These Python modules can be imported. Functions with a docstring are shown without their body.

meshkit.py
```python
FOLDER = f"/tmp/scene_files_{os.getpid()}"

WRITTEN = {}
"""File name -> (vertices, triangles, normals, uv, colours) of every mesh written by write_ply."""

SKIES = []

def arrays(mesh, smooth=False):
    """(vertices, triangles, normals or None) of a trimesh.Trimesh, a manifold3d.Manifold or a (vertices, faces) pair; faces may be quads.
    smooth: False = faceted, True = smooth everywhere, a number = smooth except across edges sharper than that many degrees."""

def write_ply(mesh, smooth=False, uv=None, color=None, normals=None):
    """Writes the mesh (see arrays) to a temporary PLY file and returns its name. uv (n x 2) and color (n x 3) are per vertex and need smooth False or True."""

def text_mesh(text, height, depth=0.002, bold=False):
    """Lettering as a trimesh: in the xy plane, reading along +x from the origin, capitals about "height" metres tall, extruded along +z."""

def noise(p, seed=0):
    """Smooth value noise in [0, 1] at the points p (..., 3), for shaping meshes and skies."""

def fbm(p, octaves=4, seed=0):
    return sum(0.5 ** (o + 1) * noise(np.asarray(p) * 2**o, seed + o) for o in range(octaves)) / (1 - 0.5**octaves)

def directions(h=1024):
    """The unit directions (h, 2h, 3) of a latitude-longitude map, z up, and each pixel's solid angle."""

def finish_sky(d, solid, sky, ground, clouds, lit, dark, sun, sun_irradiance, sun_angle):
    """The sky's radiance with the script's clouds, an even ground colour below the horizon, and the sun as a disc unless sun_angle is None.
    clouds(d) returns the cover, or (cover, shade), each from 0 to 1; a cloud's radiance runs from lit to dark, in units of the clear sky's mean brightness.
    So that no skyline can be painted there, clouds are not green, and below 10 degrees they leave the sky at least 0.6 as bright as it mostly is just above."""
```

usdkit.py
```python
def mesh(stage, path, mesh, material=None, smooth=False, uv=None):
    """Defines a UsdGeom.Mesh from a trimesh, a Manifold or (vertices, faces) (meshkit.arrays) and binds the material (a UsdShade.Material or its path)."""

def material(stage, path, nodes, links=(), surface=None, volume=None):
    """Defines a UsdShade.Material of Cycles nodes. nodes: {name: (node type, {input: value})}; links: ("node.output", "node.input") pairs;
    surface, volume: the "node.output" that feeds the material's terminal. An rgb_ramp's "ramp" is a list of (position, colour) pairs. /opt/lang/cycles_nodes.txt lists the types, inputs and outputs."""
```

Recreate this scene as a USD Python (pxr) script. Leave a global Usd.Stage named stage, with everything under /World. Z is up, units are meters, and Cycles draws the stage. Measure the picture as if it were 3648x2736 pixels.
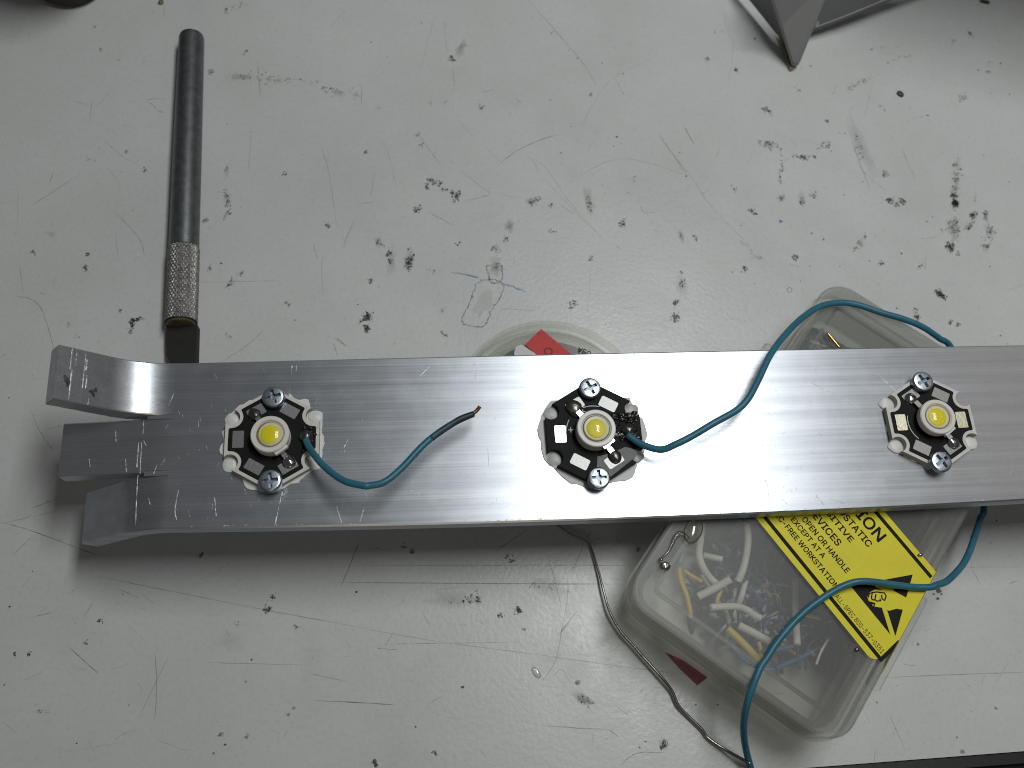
import math, numpy as np, trimesh, usdkit, meshkit
from pxr import Usd, UsdGeom, UsdLux, UsdShade, Gf, Sdf, Vt
from shapely.geometry import Polygon, Point, box as sbox
from shapely.ops import unary_union
from shapely import affinity

stage = Usd.Stage.CreateInMemory()
UsdGeom.SetStageUpAxis(stage, UsdGeom.Tokens.z)
UsdGeom.SetStageMetersPerUnit(stage, 1.0)
UsdGeom.Xform.Define(stage, '/World'); UsdGeom.Scope.Define(stage, '/World/Looks')
MM = 0.001
rng = np.random.default_rng(7)

# ------------------------------------------------------------------ camera (all geometry below is in millimetres, written in metres)
PW, PH, FOC = 3648.0, 2736.0, 3545.0
g = np.array([-.0767, -.38, -1.0]); g /= np.linalg.norm(g)
UPV = -g
XV = np.array([1., 0, 0]) - UPV * UPV[0]; XV /= np.linalg.norm(XV)
ROT = np.array([XV, np.cross(UPV, XV), UPV])
CAM = np.array([-16.92, -89.91, 236.0])
cam = UsdGeom.Camera.Define(stage, '/World/camera')
m4 = np.eye(4); m4[:3, :3] = ROT.T; m4[3, :3] = CAM * MM
cam.AddTransformOp().Set(Gf.Matrix4d(*m4.ravel().tolist()))
cam.CreateHorizontalApertureAttr(36.0); cam.CreateVerticalApertureAttr(27.0)
cam.CreateFocalLengthAttr(36.0 * FOC / PW)
cam.CreateClippingRangeAttr(Gf.Vec2f(0.005, 50))
cam.CreateFStopAttr(22.0); cam.CreateFocusDistanceAttr(0.222)
cam.CreateExposureAttr(0.0)

def un(px, py, z):
    """the point at height z (mm) on the line of sight of photograph pixel px, py"""
    r = ROT @ np.array([(px - PW / 2) / FOC, (PH / 2 - py) / FOC, -1.0])
    return CAM + r * ((z - CAM[2]) / r[2])
FR = {'A': (0, 0, .5877), 'B': (1200, 0, .5877), 'C': (2348, 0, .5877), 'D': (0, 900, .5877), 'E': (1200, 900, .5877), 'F': (2348, 900, .5877),
      'G': (0, 1761, .5877), 'H': (1200, 1761, .5877), 'I': (2348, 1761, .5877), 'J': (0, 0, .4123), 'K': (700, 500, .4123), 'L': (2600, 500, .4738),
      'M': (2150, 1800, .3165), 'N': (2650, 1780, .3617), 'O': (2450, 2150, .3617), 'P': (2650, 950, .3617), 'Q': (1640, 1120, .2712),
      'V': (2640, 0, .2712), 'S': (2900, 2500, .3382), 'T': (3300, 1750, .2412), 'R': (760, 1360, .2532), 'X': (180, 1200, .2532)}
def at(k, x, y, z=0.0):
    o = FR[k]; return un(o[0] + x * o[2], o[1] + y * o[2], z)

# ------------------------------------------------------------------ light: one long lamp fitting over the bench, dim room around it
LH, LSX, LSY = 540.0, (0.14, 0.28), (0.07, 0.47)      # height, slopes seen in the bar's reflection
dz = (CAM[2] - 27) + (LH - 27)
lx = [CAM[0] + s * dz for s in LSX]; ly = [CAM[1] + s * dz for s in LSY]
lamp = UsdLux.RectLight.Define(stage, '/World/ceiling_lamp')
lamp.AddTranslateOp().Set(Gf.Vec3d(sum(lx) / 2 * MM, sum(ly) / 2 * MM, LH * MM))
lamp.CreateWidthAttr((lx[1] - lx[0]) * MM); lamp.CreateHeightAttr((ly[1] - ly[0]) * MM)
lamp.CreateIntensityAttr(17.2); lamp.CreateColorAttr(Gf.Vec3f(0.97, 1.0, 0.985))
warm = UsdLux.RectLight.Define(stage, '/World/side_lamp')          # a warmer, weaker lamp farther right, seen as a glow on the bar's right end
warm.AddTranslateOp().Set(Gf.Vec3d((CAM[0] + .66 * dz) * MM, (CAM[1] + .36 * dz) * MM, LH * MM))
warm.CreateWidthAttr(.11); warm.CreateHeightAttr(.24); warm.CreateIntensityAttr(1.05); warm.CreateColorAttr(Gf.Vec3f(1.0, .85, .72))
desk = UsdLux.RectLight.Define(stage, '/World/desk_lamp')            # a weak warm lamp low behind the photographer
desk.AddTranslateOp().Set(Gf.Vec3d(.05, -.95, .30)); desk.AddRotateXOp().Set(72.0)
desk.CreateWidthAttr(.30); desk.CreateHeightAttr(.22); desk.CreateIntensityAttr(2.6); desk.CreateColorAttr(Gf.Vec3f(1.0, .84, .62))
dome = UsdLux.DomeLight.Define(stage, '/World/room_ambience')
dm = usdkit.material(stage, '/World/Looks/room', {'b': ('background_shader', {'color': (.050, .051, .054), 'strength': 1.0})}, surface='b.background')
UsdShade.MaterialBindingAPI.Apply(dome.GetPrim()).Bind(dm)

# ------------------------------------------------------------------ helpers
_names = {}
def numbered(path):
    n = _names.get(path, 0); _names[path] = n + 1
    return path if n == 0 else f'{path}_{n:03d}'
def tag(p, label=None, cat=None, group=None, kind=None):
    p = p.GetPrim() if hasattr(p, 'GetPrim') else p
    for k, v in (('label', label), ('category', cat), ('group', group), ('kind', kind)):
        if v: p.SetCustomDataByKey(k, v)
    return p
def thing(name, label, cat, loc=(0, 0, 0), rz=0.0, group=None):
    x = UsdGeom.Xform.Define(stage, numbered('/World/' + name))
    x.AddTranslateOp().Set(Gf.Vec3d(*[float(v) * MM for v in loc])); x.AddRotateZOp().Set(float(rz))
    tag(x, label, cat, group); return x
def obj(name, mesh, mat, parent=None, smooth=35, dens=None, tint=None):
    base = '/World' if parent is None else str(parent.GetPath())
    path = numbered(base + '/' + name)
    v, f, n = meshkit.arrays(mesh, smooth)
    if n is not None and smooth not in (True, False):
        tm = trimesh.Trimesh(v, f, process=False)
        o = usdkit.mesh(stage, path, (v * MM, f), mat, smooth=True)
    else:
        o = usdkit.mesh(stage, path, (v * MM, f), mat, smooth=smooth)
    if dens is not None:
        UsdGeom.PrimvarsAPI(o).CreatePrimvar('dens', Sdf.ValueTypeNames.FloatArray, 'vertex').Set(Vt.FloatArray.FromNumpy(np.asarray(dens, np.float32)))
    if tint is not None:
        UsdGeom.PrimvarsAPI(o).CreatePrimvar('tint', Sdf.ValueTypeNames.Color3fArray, 'vertex').Set(Vt.Vec3fArray.FromNumpy(np.asarray(tint, np.float32)))
    return o
def cat_(ms): return trimesh.util.concatenate(ms)
def spline(P, n=8):
    P = np.asarray(P, float)
    if len(P) < 3: return np.array([P[0] + (P[-1] - P[0]) * t for t in np.linspace(0, 1, n + 1)])
    Q = np.vstack([2 * P[0] - P[1], P, 2 * P[-1] - P[-2]]); out = []
    for i in range(1, len(Q) - 2):
        a, b, c, d = Q[i - 1:i + 3]
        for t in np.arange(n) / n:
            out.append(.5 * (2 * b + (c - a) * t + (2 * a - 5 * b + 4 * c - d) * t * t + (3 * b - a - 3 * c + d) * t ** 3))
    return np.array(out + [P[-1]])
def tube(P, r, n=8, sides=10, raw=False):
    P = np.asarray(P, float) if raw else spline(P, n)
    r = np.broadcast_to(r, len(P)) if np.ndim(r) == 0 else np.interp(np.linspace(0, 1, len(P)), np.linspace(0, 1, len(r)), r)
    T = np.gradient(P, axis=0); T /= np.linalg.norm(T, axis=1)[:, None] + 1e-12
    nrm = np.cross(T[0], [0, 0, 1.]);
    if np.linalg.norm(nrm) < 1e-6: nrm = np.array([1., 0, 0])
    nrm /= np.linalg.norm(nrm); rings = []
    for p, t, rr in zip(P, T, r):
        nrm = nrm - t * (nrm @ t); nrm /= np.linalg.norm(nrm); b = np.cross(t, nrm)
        a = np.arange(sides) * 2 * np.pi / sides
        rings.append(p + rr * (np.cos(a)[:, None] * nrm + np.sin(a)[:, None] * b))
    V = np.vstack(rings + [P[:1], P[-1:]]); F = []; N = len(P)
    for i in range(N - 1):
        for j in range(sides):
            k = (j + 1) % sides; a, b, c, d = i * sides + j, i * sides + k, (i + 1) * sides + k, (i + 1) * sides + j
            F += [[a, b, c], [a, c, d]]
    for j in range(sides):
        k = (j + 1) % sides; F += [[N * sides, k, j], [N * sides + 1, (N - 1) * sides + j, (N - 1) * sides + k]]
    return trimesh.Trimesh(V, F, process=False)
def lathe(prof, n=40): return trimesh.creation.revolve(np.asarray(prof, float), sections=n)
def prism(poly, h, z=0.0):
    ps = getattr(poly, 'geoms', [poly])
    m = cat_([trimesh.creation.extrude_polygon(p, h, engine='earcut') for p in ps if p.area > 1e-6]); m.apply_translation([0, 0, z]); return m
def bevel_prism(poly, h, z, b):
    """extruded polygon (no holes) whose upper edge is chamfered by b, one closed surface"""
    a = np.array(poly.exterior.coords)[:-1]
    if not poly.exterior.is_ccw: a = a[::-1]
    n = len(a); e = np.roll(a, -1, 0) - a; e /= np.linalg.norm(e, axis=1)[:, None]; nn = np.c_[-e[:, 1], e[:, 0]]; nn = nn + np.roll(nn, 1, 0)
    c = a + nn / np.linalg.norm(nn, axis=1)[:, None] * b
    V = np.vstack([np.c_[a, np.full(n, z)], np.c_[a, np.full(n, z + h - b)], np.c_[c, np.full(n, z + h)]]); F = []
    for k in (0, n):
        for i in range(n):
            j = (i + 1) % n; F += [[k + i, k + j, k + n + j], [k + i, k + n + j, k + n + i]]
    for base, ring, flip in ((0, a, True), (2 * n, c, False)):
        vv, ff = trimesh.creation.triangulate_polygon(Polygon(ring), engine='earcut')
        idx = [int(np.argmin(np.linalg.norm(ring - q, axis=1))) + base for q in vv]
        for f in ff:
            p0, p1, p2 = (vv[q] for q in f); up_ = np.cross(p1 - p0, p2 - p0) > 0; t = [idx[q] for q in f]; F.append(t if up_ != flip else t[::-1])
    return trimesh.Trimesh(V, F, process=False)
def box(x0, x1, y0, y1, z0, z1):
    m = trimesh.creation.box((x1 - x0, y1 - y0, z1 - z0)); m.apply_translation([(x0 + x1) / 2, (y0 + y1) / 2, (z0 + z1) / 2]); return m
def rrect(x0, x1, y0, y1, r, n=6): return sbox(x0 + r, y0 + r, x1 - r, y1 - r).buffer(r, quad_segs=n)
L_ = '/World/Looks/'
def pmat(name, color, rough=.5, metal=0., extra=None, var=None, vscale=900., bump=0., bscale=3000.):
    """principled material; var = (darker colour) mixed in by noise, bump by fine noise"""
    nodes = {'g': ('geometry', {}), 'p': ('principled_bsdf', {'base_color': color, 'roughness': rough, 'metallic': metal, **(extra or {})})}; links = []
    if var is not None:
        nodes['n'] = ('noise_texture', {'scale': vscale, 'detail': 4., 'roughness': .6})
        nodes['r'] = ('rgb_ramp', {'ramp': [(.35, var), (.62, color)]})
        links += [('g.position', 'n.vector'), ('n.fac', 'r.fac'), ('r.color', 'p.base_color')]
    if bump:
        nodes['n2'] = ('noise_texture', {'scale': bscale, 'detail': 3.}); nodes['b'] = ('bump', {'strength': bump, 'distance': .0002})
        links += [('g.position', 'n2.vector'), ('n2.fac', 'b.height'), ('b.normal', 'p.normal')]
    return usdkit.material(stage, L_ + name, nodes, links, surface='p.BSDF')
def veil(name, color, opaque, rough=.15, ior=1.45, trans=.5, gloss=1.0):
    """hazy see-through plastic: part clear, part milky, with a glossy surface"""
    return usdkit.material(stage, L_ + name, {
        't': ('transparent_bsdf', {'color': (.97, .97, .95)}), 'd': ('diffuse_bsdf', {'color': color}), 'l': ('translucent_bsdf', {'color': color}),
        'dl': ('mix_closure', {'fac': trans}), 'm': ('mix_closure', {'fac': opaque}), 'gl': ('glossy_bsdf', {'color': (1, 1, 1), 'roughness': rough}),
        'f': ('fresnel', {'IOR': ior}), 'fm': ('math', {'math_type': 'multiply', 'value2': gloss}), 'o': ('mix_closure', {})},
        [('d.BSDF', 'dl.closure1'), ('l.BSDF', 'dl.closure2'), ('t.BSDF', 'm.closure1'), ('dl.closure', 'm.closure2'),
         ('f.fac', 'fm.value1'), ('fm.value', 'o.fac'), ('m.closure', 'o.closure1'), ('gl.BSDF', 'o.closure2')], surface='o.closure')

# ------------------------------------------------------------------ materials
bench_mat = usdkit.material(stage, L_ + 'bench_laminate', {
    'g': ('geometry', {}), 'n1': ('noise_texture', {'scale': 24., 'detail': 5., 'roughness': .6}), 'n2': ('noise_texture', {'scale': 900., 'detail': 3.}),
    'n3': ('noise_texture', {'scale': 60., 'detail': 6., 'roughness': .7, 'distortion': .6}),
    'r1': ('rgb_ramp', {'ramp': [(.3, (.565, .575, .56)), (.7, (.64, .65, .645))]}),
    'r2': ('rgb_ramp', {'ramp': [(.26, (.93, .93, .92)), (.5, (1, 1, 1))]}),
    'r3': ('rgb_ramp', {'ramp': [(.56, (1, 1, 1)), (.8, (.95, .94, .91))]}),
    'm1': ('mix', {'mix_type': 'multiply', 'fac': 1.}), 'm2': ('mix', {'mix_type': 'multiply', 'fac': .8}),
    'rr': ('map_range', {'from_min': .3, 'from_max': .7, 'to_min': .24, 'to_max': .42}),
    'b': ('bump', {'strength': .28, 'distance': .00015}), 'p': ('principled_bsdf', {'ior': 1.5})},
    [('g.position', 'n1.vector'), ('g.position', 'n2.vector'), ('g.position', 'n3.vector'), ('n1.fac', 'r1.fac'), ('n2.fac', 'r2.fac'), ('n3.fac', 'r3.fac'),
     ('r1.color', 'm1.color1'), ('r2.color', 'm1.color2'), ('m1.color', 'm2.color1'), ('r3.color', 'm2.color2'), ('m2.color', 'p.base_color'),
     ('n3.fac', 'rr.value'), ('rr.result', 'p.roughness'), ('n2.fac', 'b.height'), ('b.normal', 'p.normal')], surface='p.BSDF')
grime = usdkit.material(stage, L_ + 'grime', {
    'a': ('attribute', {'attribute': 'dens'}), 'c': ('attribute', {'attribute': 'tint'}), 'g': ('geometry', {}),
    'n': ('noise_texture', {'scale': 5200., 'detail': 3., 'roughness': .7}), 'mr': ('map_range', {'from_min': .36, 'from_max': .56, 'to_min': .3, 'to_max': 1., 'clamp': True}),
    'mu': ('math', {'math_type': 'multiply'}), 'p': ('principled_bsdf', {'roughness': .5}), 't': ('transparent_bsdf', {}), 'x': ('mix_closure', {})},
    [('g.position', 'n.vector'), ('n.fac', 'mr.value'), ('mr.result', 'mu.value1'), ('a.fac', 'mu.value2'), ('mu.value', 'x.fac'), ('c.color', 'p.base_color'),
     ('t.BSDF', 'x.closure1'), ('p.BSDF', 'x.closure2')], surface='x.closure')
alu = usdkit.material(stage, L_ + 'brushed_aluminium', {
    'tc': ('texture_coordinate', {}), 'mp': ('mapping', {'scale': (9., 2600., 2600.)}), 'mp2': ('mapping', {'scale': (5., 420., 420.)}),
    'n': ('noise_texture', {'scale': 1., 'detail': 5., 'roughness': .65}), 'n2': ('noise_texture', {'scale': 1., 'detail': 3.}), 'n3': ('noise_texture', {'scale': 160., 'detail': 5.}),
    'rr': ('map_range', {'from_min': .3, 'from_max': .7, 'to_min': .30, 'to_max': .385}), 'ad': ('math', {'math_type': 'add'}),
    'r3': ('map_range', {'from_min': .45, 'from_max': .8, 'to_min': 0., 'to_max': .045, 'clamp': True}),
    'cr': ('rgb_ramp', {'ramp': [(.3, (.44, .465, .51)), (.7, (.575, .60, .645))]}),
    'b': ('bump', {'strength': .16, 'distance': .00006}), 'tn': ('combine_xyz', {'x': 1., 'y': .0525}),
    'p': ('glossy_bsdf', {'distribution': 'ggx', 'anisotropy': .25}), 'd': ('diffuse_bsdf', {'color': (.6, .61, .62)}), 'x': ('mix_closure', {'fac': .10})},
    [('tc.object', 'mp.vector'), ('tc.object', 'mp2.vector'), ('tc.object', 'n3.vector'), ('mp.vector', 'n.vector'), ('mp2.vector', 'n2.vector'), ('n2.fac', 'cr.fac'), ('n.fac', 'rr.value'),
     ('n3.fac', 'r3.value'), ('rr.result', 'ad.value1'), ('r3.result', 'ad.value2'), ('ad.value', 'p.roughness'), ('cr.color', 'p.color'), ('n.fac', 'b.height'), ('b.normal', 'p.normal'),
     ('tn.vector', 'p.tangent'), ('p.BSDF', 'x.closure1'), ('d.BSDF', 'x.closure2')], surface='x.closure')
alu_cut = pmat('sawn_aluminium', (.42, .42, .42), .55, .8, bump=.4, bscale=2500)
alu_scr = usdkit.material(stage, L_ + 'bare_scratch', {'g': ('geometry', {}), 'n': ('noise_texture', {'scale': 1400., 'detail': 3.}), 'mr': ('map_range', {'from_min': .38, 'from_max': .68, 'to_min': .14, 'to_max': .8, 'clamp': True}),
    'p': ('principled_bsdf', {'base_color': (.85, .86, .88), 'roughness': .5, 'metallic': .6}), 't': ('transparent_bsdf', {}), 'x': ('mix_closure', {})},
    [('g.position', 'n.vector'), ('n.fac', 'mr.value'), ('mr.result', 'x.fac'), ('t.BSDF', 'x.closure1'), ('p.BSDF', 'x.closure2')], surface='x.closure')
steel_dark = pmat('blued_steel', (.21, .222, .23), .42, .85, var=(.15, .16, .168), vscale=500, bump=.15, bscale=4000)
steel_knurl = pmat('knurled_steel', (.48, .465, .45), .4, .85, var=(.26, .25, .24), vscale=1200)
olive = pmat('dirty_brass_end', (.20, .165, .07), .55, .3, var=(.10, .09, .055), vscale=600)
black_rough = pmat('blackened_steel', (.009, .009, .009), .75, .0, var=(.016, .015, .012), vscale=700, bump=.3)
zinc = pmat('zinc_plate', (.40, .44, .49), .34, .95, bump=.12, bscale=2500)
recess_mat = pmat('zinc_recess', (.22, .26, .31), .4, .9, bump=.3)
white_board = pmat('white_board', (.68, .67, .63), .5, var=(.62, .60, .54), vscale=700)
edge_board = pmat('board_edge', (.36, .34, .27), .55)
black_mask = pmat('black_solder_mask', (.008, .008, .009), .6, extra={'specular_ior_level': .16})
flux_film = pmat('flux_film', (.016, .016, .018), .42, bump=.3, bscale=500)
tin = pmat('tinned_pad', (.27, .27, .265), .42, .95, bump=.12, bscale=2600)
gold = pmat('flux_stained_pad', (.62, .58, .38), .36, 1., bump=.2, bscale=1800, var=(.6, .6, .58), vscale=900)
solder = pmat('solder', (.58, .58, .58), .16, 1., bump=.35, bscale=900)
solder_dull = pmat('dark_solder', (.12, .115, .105), .25, .8, bump=.4, bscale=1200)
flux = pmat('burnt_flux', (.013, .012, .011), .12, 0., bump=1., bscale=1500)
paste = pmat('thermal_paste', (.76, .75, .74), .42, bump=.25, bscale=900)
paste_gray = pmat('smeared_thermal_paste', (.50, .50, .49), .4, bump=.25, bscale=900)
housing = pmat('white_housing', (.74, .71, .67), .42)
housing2 = pmat('yellowed_housing', (.60, .58, .54), .3)
phosphor = pmat('phosphor', (.88, .77, .008), .45, var=(.82, .71, .006), vscale=2500)
lens = usdkit.material(stage, L_ + 'silicone_lens', {'t': ('transparent_bsdf', {'color': (.95, .95, .93)}), 'gl': ('glossy_bsdf', {'roughness': .06}), 'f': ('fresnel', {'IOR': 1.42}), 'o': ('mix_closure', {})},
    [('f.fac', 'o.fac'), ('t.BSDF', 'o.closure1'), ('gl.BSDF', 'o.closure2')], surface='o.closure')
silver_lead = pmat('silver_lead', (.78, .77, .74), .22, 1.)
ink_white = pmat('white_ink', (.6, .6, .6), .6)
teal = pmat('teal_insulation', (.032, .17, .245), .42, var=(.026, .14, .205), vscale=260)
teal_burnt = pmat('scorched_insulation', (.026, .09, .125), .5, var=(.016, .03, .036), vscale=300)
copper = pmat('copper', (.55, .27, .13), .35, 1.)
solder_wire_mat = pmat('tinned_wire', (.36, .34, .31), .25, 1., bump=.2, bscale=700)
wire_white = pmat('white_insulation', (.74, .72, .68), .5)
wire_yellow = pmat('yellow_insulation', (.72, .52, .05), .5)
wire_blue = pmat('blue_insulation', (.045, .14, .30), .5)
wire_dark = pmat('dark_insulation', (.05, .055, .07), .5)
wire_teal_dark = pmat('dark_teal_sleeve', (.02, .09, .10), .5)
wire_pale = pmat('pale_blue_insulation', (.28, .45, .58), .5)
gold_pin = pmat('gold_pin', (.75, .45, .13), .28, 1.)
label_yellow = pmat('yellow_vinyl', (.80, .70, .006), .55, var=(.76, .665, .006), vscale=400)
ink = pmat('black_ink', (.014, .0135, .012), .7, extra={'specular_ior_level': .2})
red_card = pmat('red_card', (.62, .045, .04), .6, var=(.55, .035, .035), vscale=1500)
red_dark = pmat('dark_red_tape', (.20, .012, .022), .4)
ink_red = pmat('dark_red_ink', (.16, .02, .02), .6)
gray_plastic = pmat('gray_plastic', (.235, .24, .245), .42, bump=.1)
gray_dark = pmat('dark_gray_plastic', (.13, .132, .136), .45)
gray_rim = pmat('light_gray_rim', (.30, .30, .30), .38)  # rim strips in a lighter grey than the fins
tan_strip = pmat('tan_strip', (.20, .17, .12), .6)
rubber = pmat('dark_brown_rubber', (.016, .011, .008), .6)
trim_mat = pmat('black_edge_trim', (.012, .012, .012), .45, bump=.2, bscale=400)
floor_mat = pmat('dark_floor', (.02, .02, .02), .8)
lid_mat = veil('hazy_lid', (.55, .56, .56), .16, .36, 1.4, .5, .4)
wall_mat = veil('hazy_wall', (.50, .48, .42), .12, .35, 1.4, .5, .5)
dish_mat = veil('clear_dish', (.58, .58, .57), .06, .2, 1.4, .5, .3)
glue_mat = veil('dried_glue', (.34, .32, .2), .16, .03, 1.5)
paper_scrap = pmat('translucent_paper', (.66, .66, .65), .6)
flake_clear = veil('clear_flake', (.6, .6, .6), .2, .05)
flake_mat = pmat('black_shiny_flake', (.02, .025, .04), .5)

# ------------------------------------------------------------------ setting: bench top, its edge, the floor below
ea, eb = at('S', 0, 690)[:2], at('S', 2212, 520)[:2]
ed = (eb - ea) / np.linalg.norm(eb - ea); en = np.array([-ed[1], ed[0]])
def E_(s, t): return ea + ed * s + en * t
top_poly = Polygon([E_(-700, 0), E_(600, 0), E_(600, 900), E_(-700, 900)])
bench = obj('workbench_top', prism(top_poly, 20, -20), bench_mat, smooth=False)
tag(bench, 'scratched and stained white workbench top under everything', 'workbench', kind='structure')
tr = cat_([prism(Polygon([E_(-700, -2.6), E_(600, -2.6), E_(600, -.05), E_(-700, -.05)]), 22, -22.8), prism(Polygon([E_(-700, -7.5), E_(600, -7.5), E_(600, -2.6), E_(-700, -2.6)]), 18, -23.5)])
obj('edge_trim', tr, trim_mat, bench, smooth=False)
fl = obj('floor', box(-1500, 1500, -1500, 1500, -905, -900), floor_mat, smooth=False); tag(fl, 'dark floor beyond the bench edge', 'floor', kind='structure')

# marks on the bench: specks, smears and scratches with their own outlines, a film of dirt 0.03 mm thick
class Film:
    def __init__(s): s.V, s.F, s.D, s.T = [], [], [], []; s.n = 0; s.k = 0
    def add(s, V, F, D, T):
        V = np.asarray(V, float); s.k += 1
        s.V.append(V); s.F.append(np.asarray(F) + s.n); s.D.append(np.asarray(D, float)); s.T.append(np.tile(T, (len(V), 1))); s.n += len(V)
    def blob(s, p, r, dens, tint, asp=1., ang=0., z=.03, edge=.75, m=7):
        a = np.arange(m) * 2 * np.pi / m + rng.uniform(0, 1); rr = r * rng.uniform(.6, 1.25, m)
        x, y = rr * np.cos(a), rr * np.sin(a) * asp; c, q = math.cos(ang), math.sin(ang)
        V = [[p[0], p[1], z]] + [[p[0] + c * i - q * j, p[1] + q * i + c * j, z] for i, j in zip(x, y)]
        s.add(V, [[0, i + 1, (i + 1) % m + 1] for i in range(m)], [dens] + [dens * edge] * m, tint)
    def line(s, P, w, dens, tint, z=.025, wob=.0, taper=True):
        P = spline(P, 7) if len(P) > 2 else spline(P, 10); n = len(P)
        T = np.gradient(P[:, :2], axis=0); T /= np.linalg.norm(T, axis=1)[:, None] + 1e-9; N = np.c_[-T[:, 1], T[:, 0]]
        P = P.copy(); P[:, :2] += N * rng.normal(0, wob, n)[:, None]
        ww = w * rng.uniform(.55, 1.15, n) * (np.clip(np.sin(np.linspace(.12, math.pi - .12, n)) * 1.8, 0, 1) if taper else 1)
        d = dens * rng.uniform(.45, 1., n)
        V = np.zeros((3 * n, 3)); V[:n, :2] = P[:, :2] - N * ww[:, None] / 2; V[n:2 * n, :2] = P[:, :2]; V[2 * n:, :2] = P[:, :2] + N * ww[:, None] / 2; V[:, 2] = z
        F = []
        for i in range(n - 1):
            for o in (0, n): F += [[o + i, o + i + 1, o + n + i + 1], [o + i, o + n + i + 1, o + n + i]]
        s.add(V, F, np.r_[d * .4, d, d * .4], tint)
    def build(s, name, parent):
        o = obj(name, (np.vstack(s.V), np.vstack(s.F)), grime, parent, smooth=False, dens=np.concatenate(s.D), tint=np.vstack(s.T))
        tag(o, kind='stuff'); return o
DK, BR, GY = (.022, .021, .019), (.06, .052, .036), (.11, .11, .10)
stains, scratches = Film(), Film()
def smudge(k, x, y, rx, ry, n, ang=0., dens=.9, tint=DK, size=.21, film=0.):
    sc = FR[k][2]
    if not film and n >= 28: film = .2
    if film: stains.blob(at(k, x, y), (rx + ry) / 2 * sc * .066, film, BR, asp=ry / rx if rx else 1, ang=-math.radians(ang), z=.018, edge=.12, m=14)
    c, q = math.cos(math.radians(ang)), math.sin(math.radians(ang)); K_ = max(2, int(n / 7)); cen = rng.normal(0, .42, (K_, 2))
    for i in range(int(n)):                                     # crumbs sit together in little crusts
        u, v = cen[rng.integers(K_)] + rng.normal(0, .3 / (sc * .066), 2) / np.array([max(rx, 1), max(ry, 1)]); dx, dy = u * rx, v * ry
        p = at(k, x + c * dx - q * dy, y + q * dx + c * dy)
        stains.blob(p, size * rng.lognormal(-.05, .45), dens * rng.uniform(.45, 1), tint if rng.random() < .75 else BR, asp=rng.uniform(.5, 1), ang=rng.uniform(0, 3), m=6)
def smear(k, P, w, n, dens=.85, tint=DK, size=.18):
    Q = spline([[*p, 0] for p in P], 12)
    for i in range(int(n)):
        q = Q[rng.integers(len(Q))] + np.r_[rng.normal(0, w * .33, 2), 0]
        stains.blob(at(k, q[0], q[1]), size * rng.lognormal(-.1, .45), dens * rng.uniform(.4, 1), tint, asp=rng.uniform(.5, 1), ang=rng.uniform(0, 3), m=6)
    for i in range(int(n / 14)):
        q = Q[rng.integers(len(Q))]; stains.blob(at(k, q[0], q[1]), w * FR[k][2] * .05, .22, BR, z=.018, edge=.1, m=10)
def spot(k, x, y, r, dens=.95, tint=DK, asp=.8, ang=0): stains.blob(at(k, x, y), r * FR[k][2] * .066, dens, tint, asp=asp, ang=ang, m=9)

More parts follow.
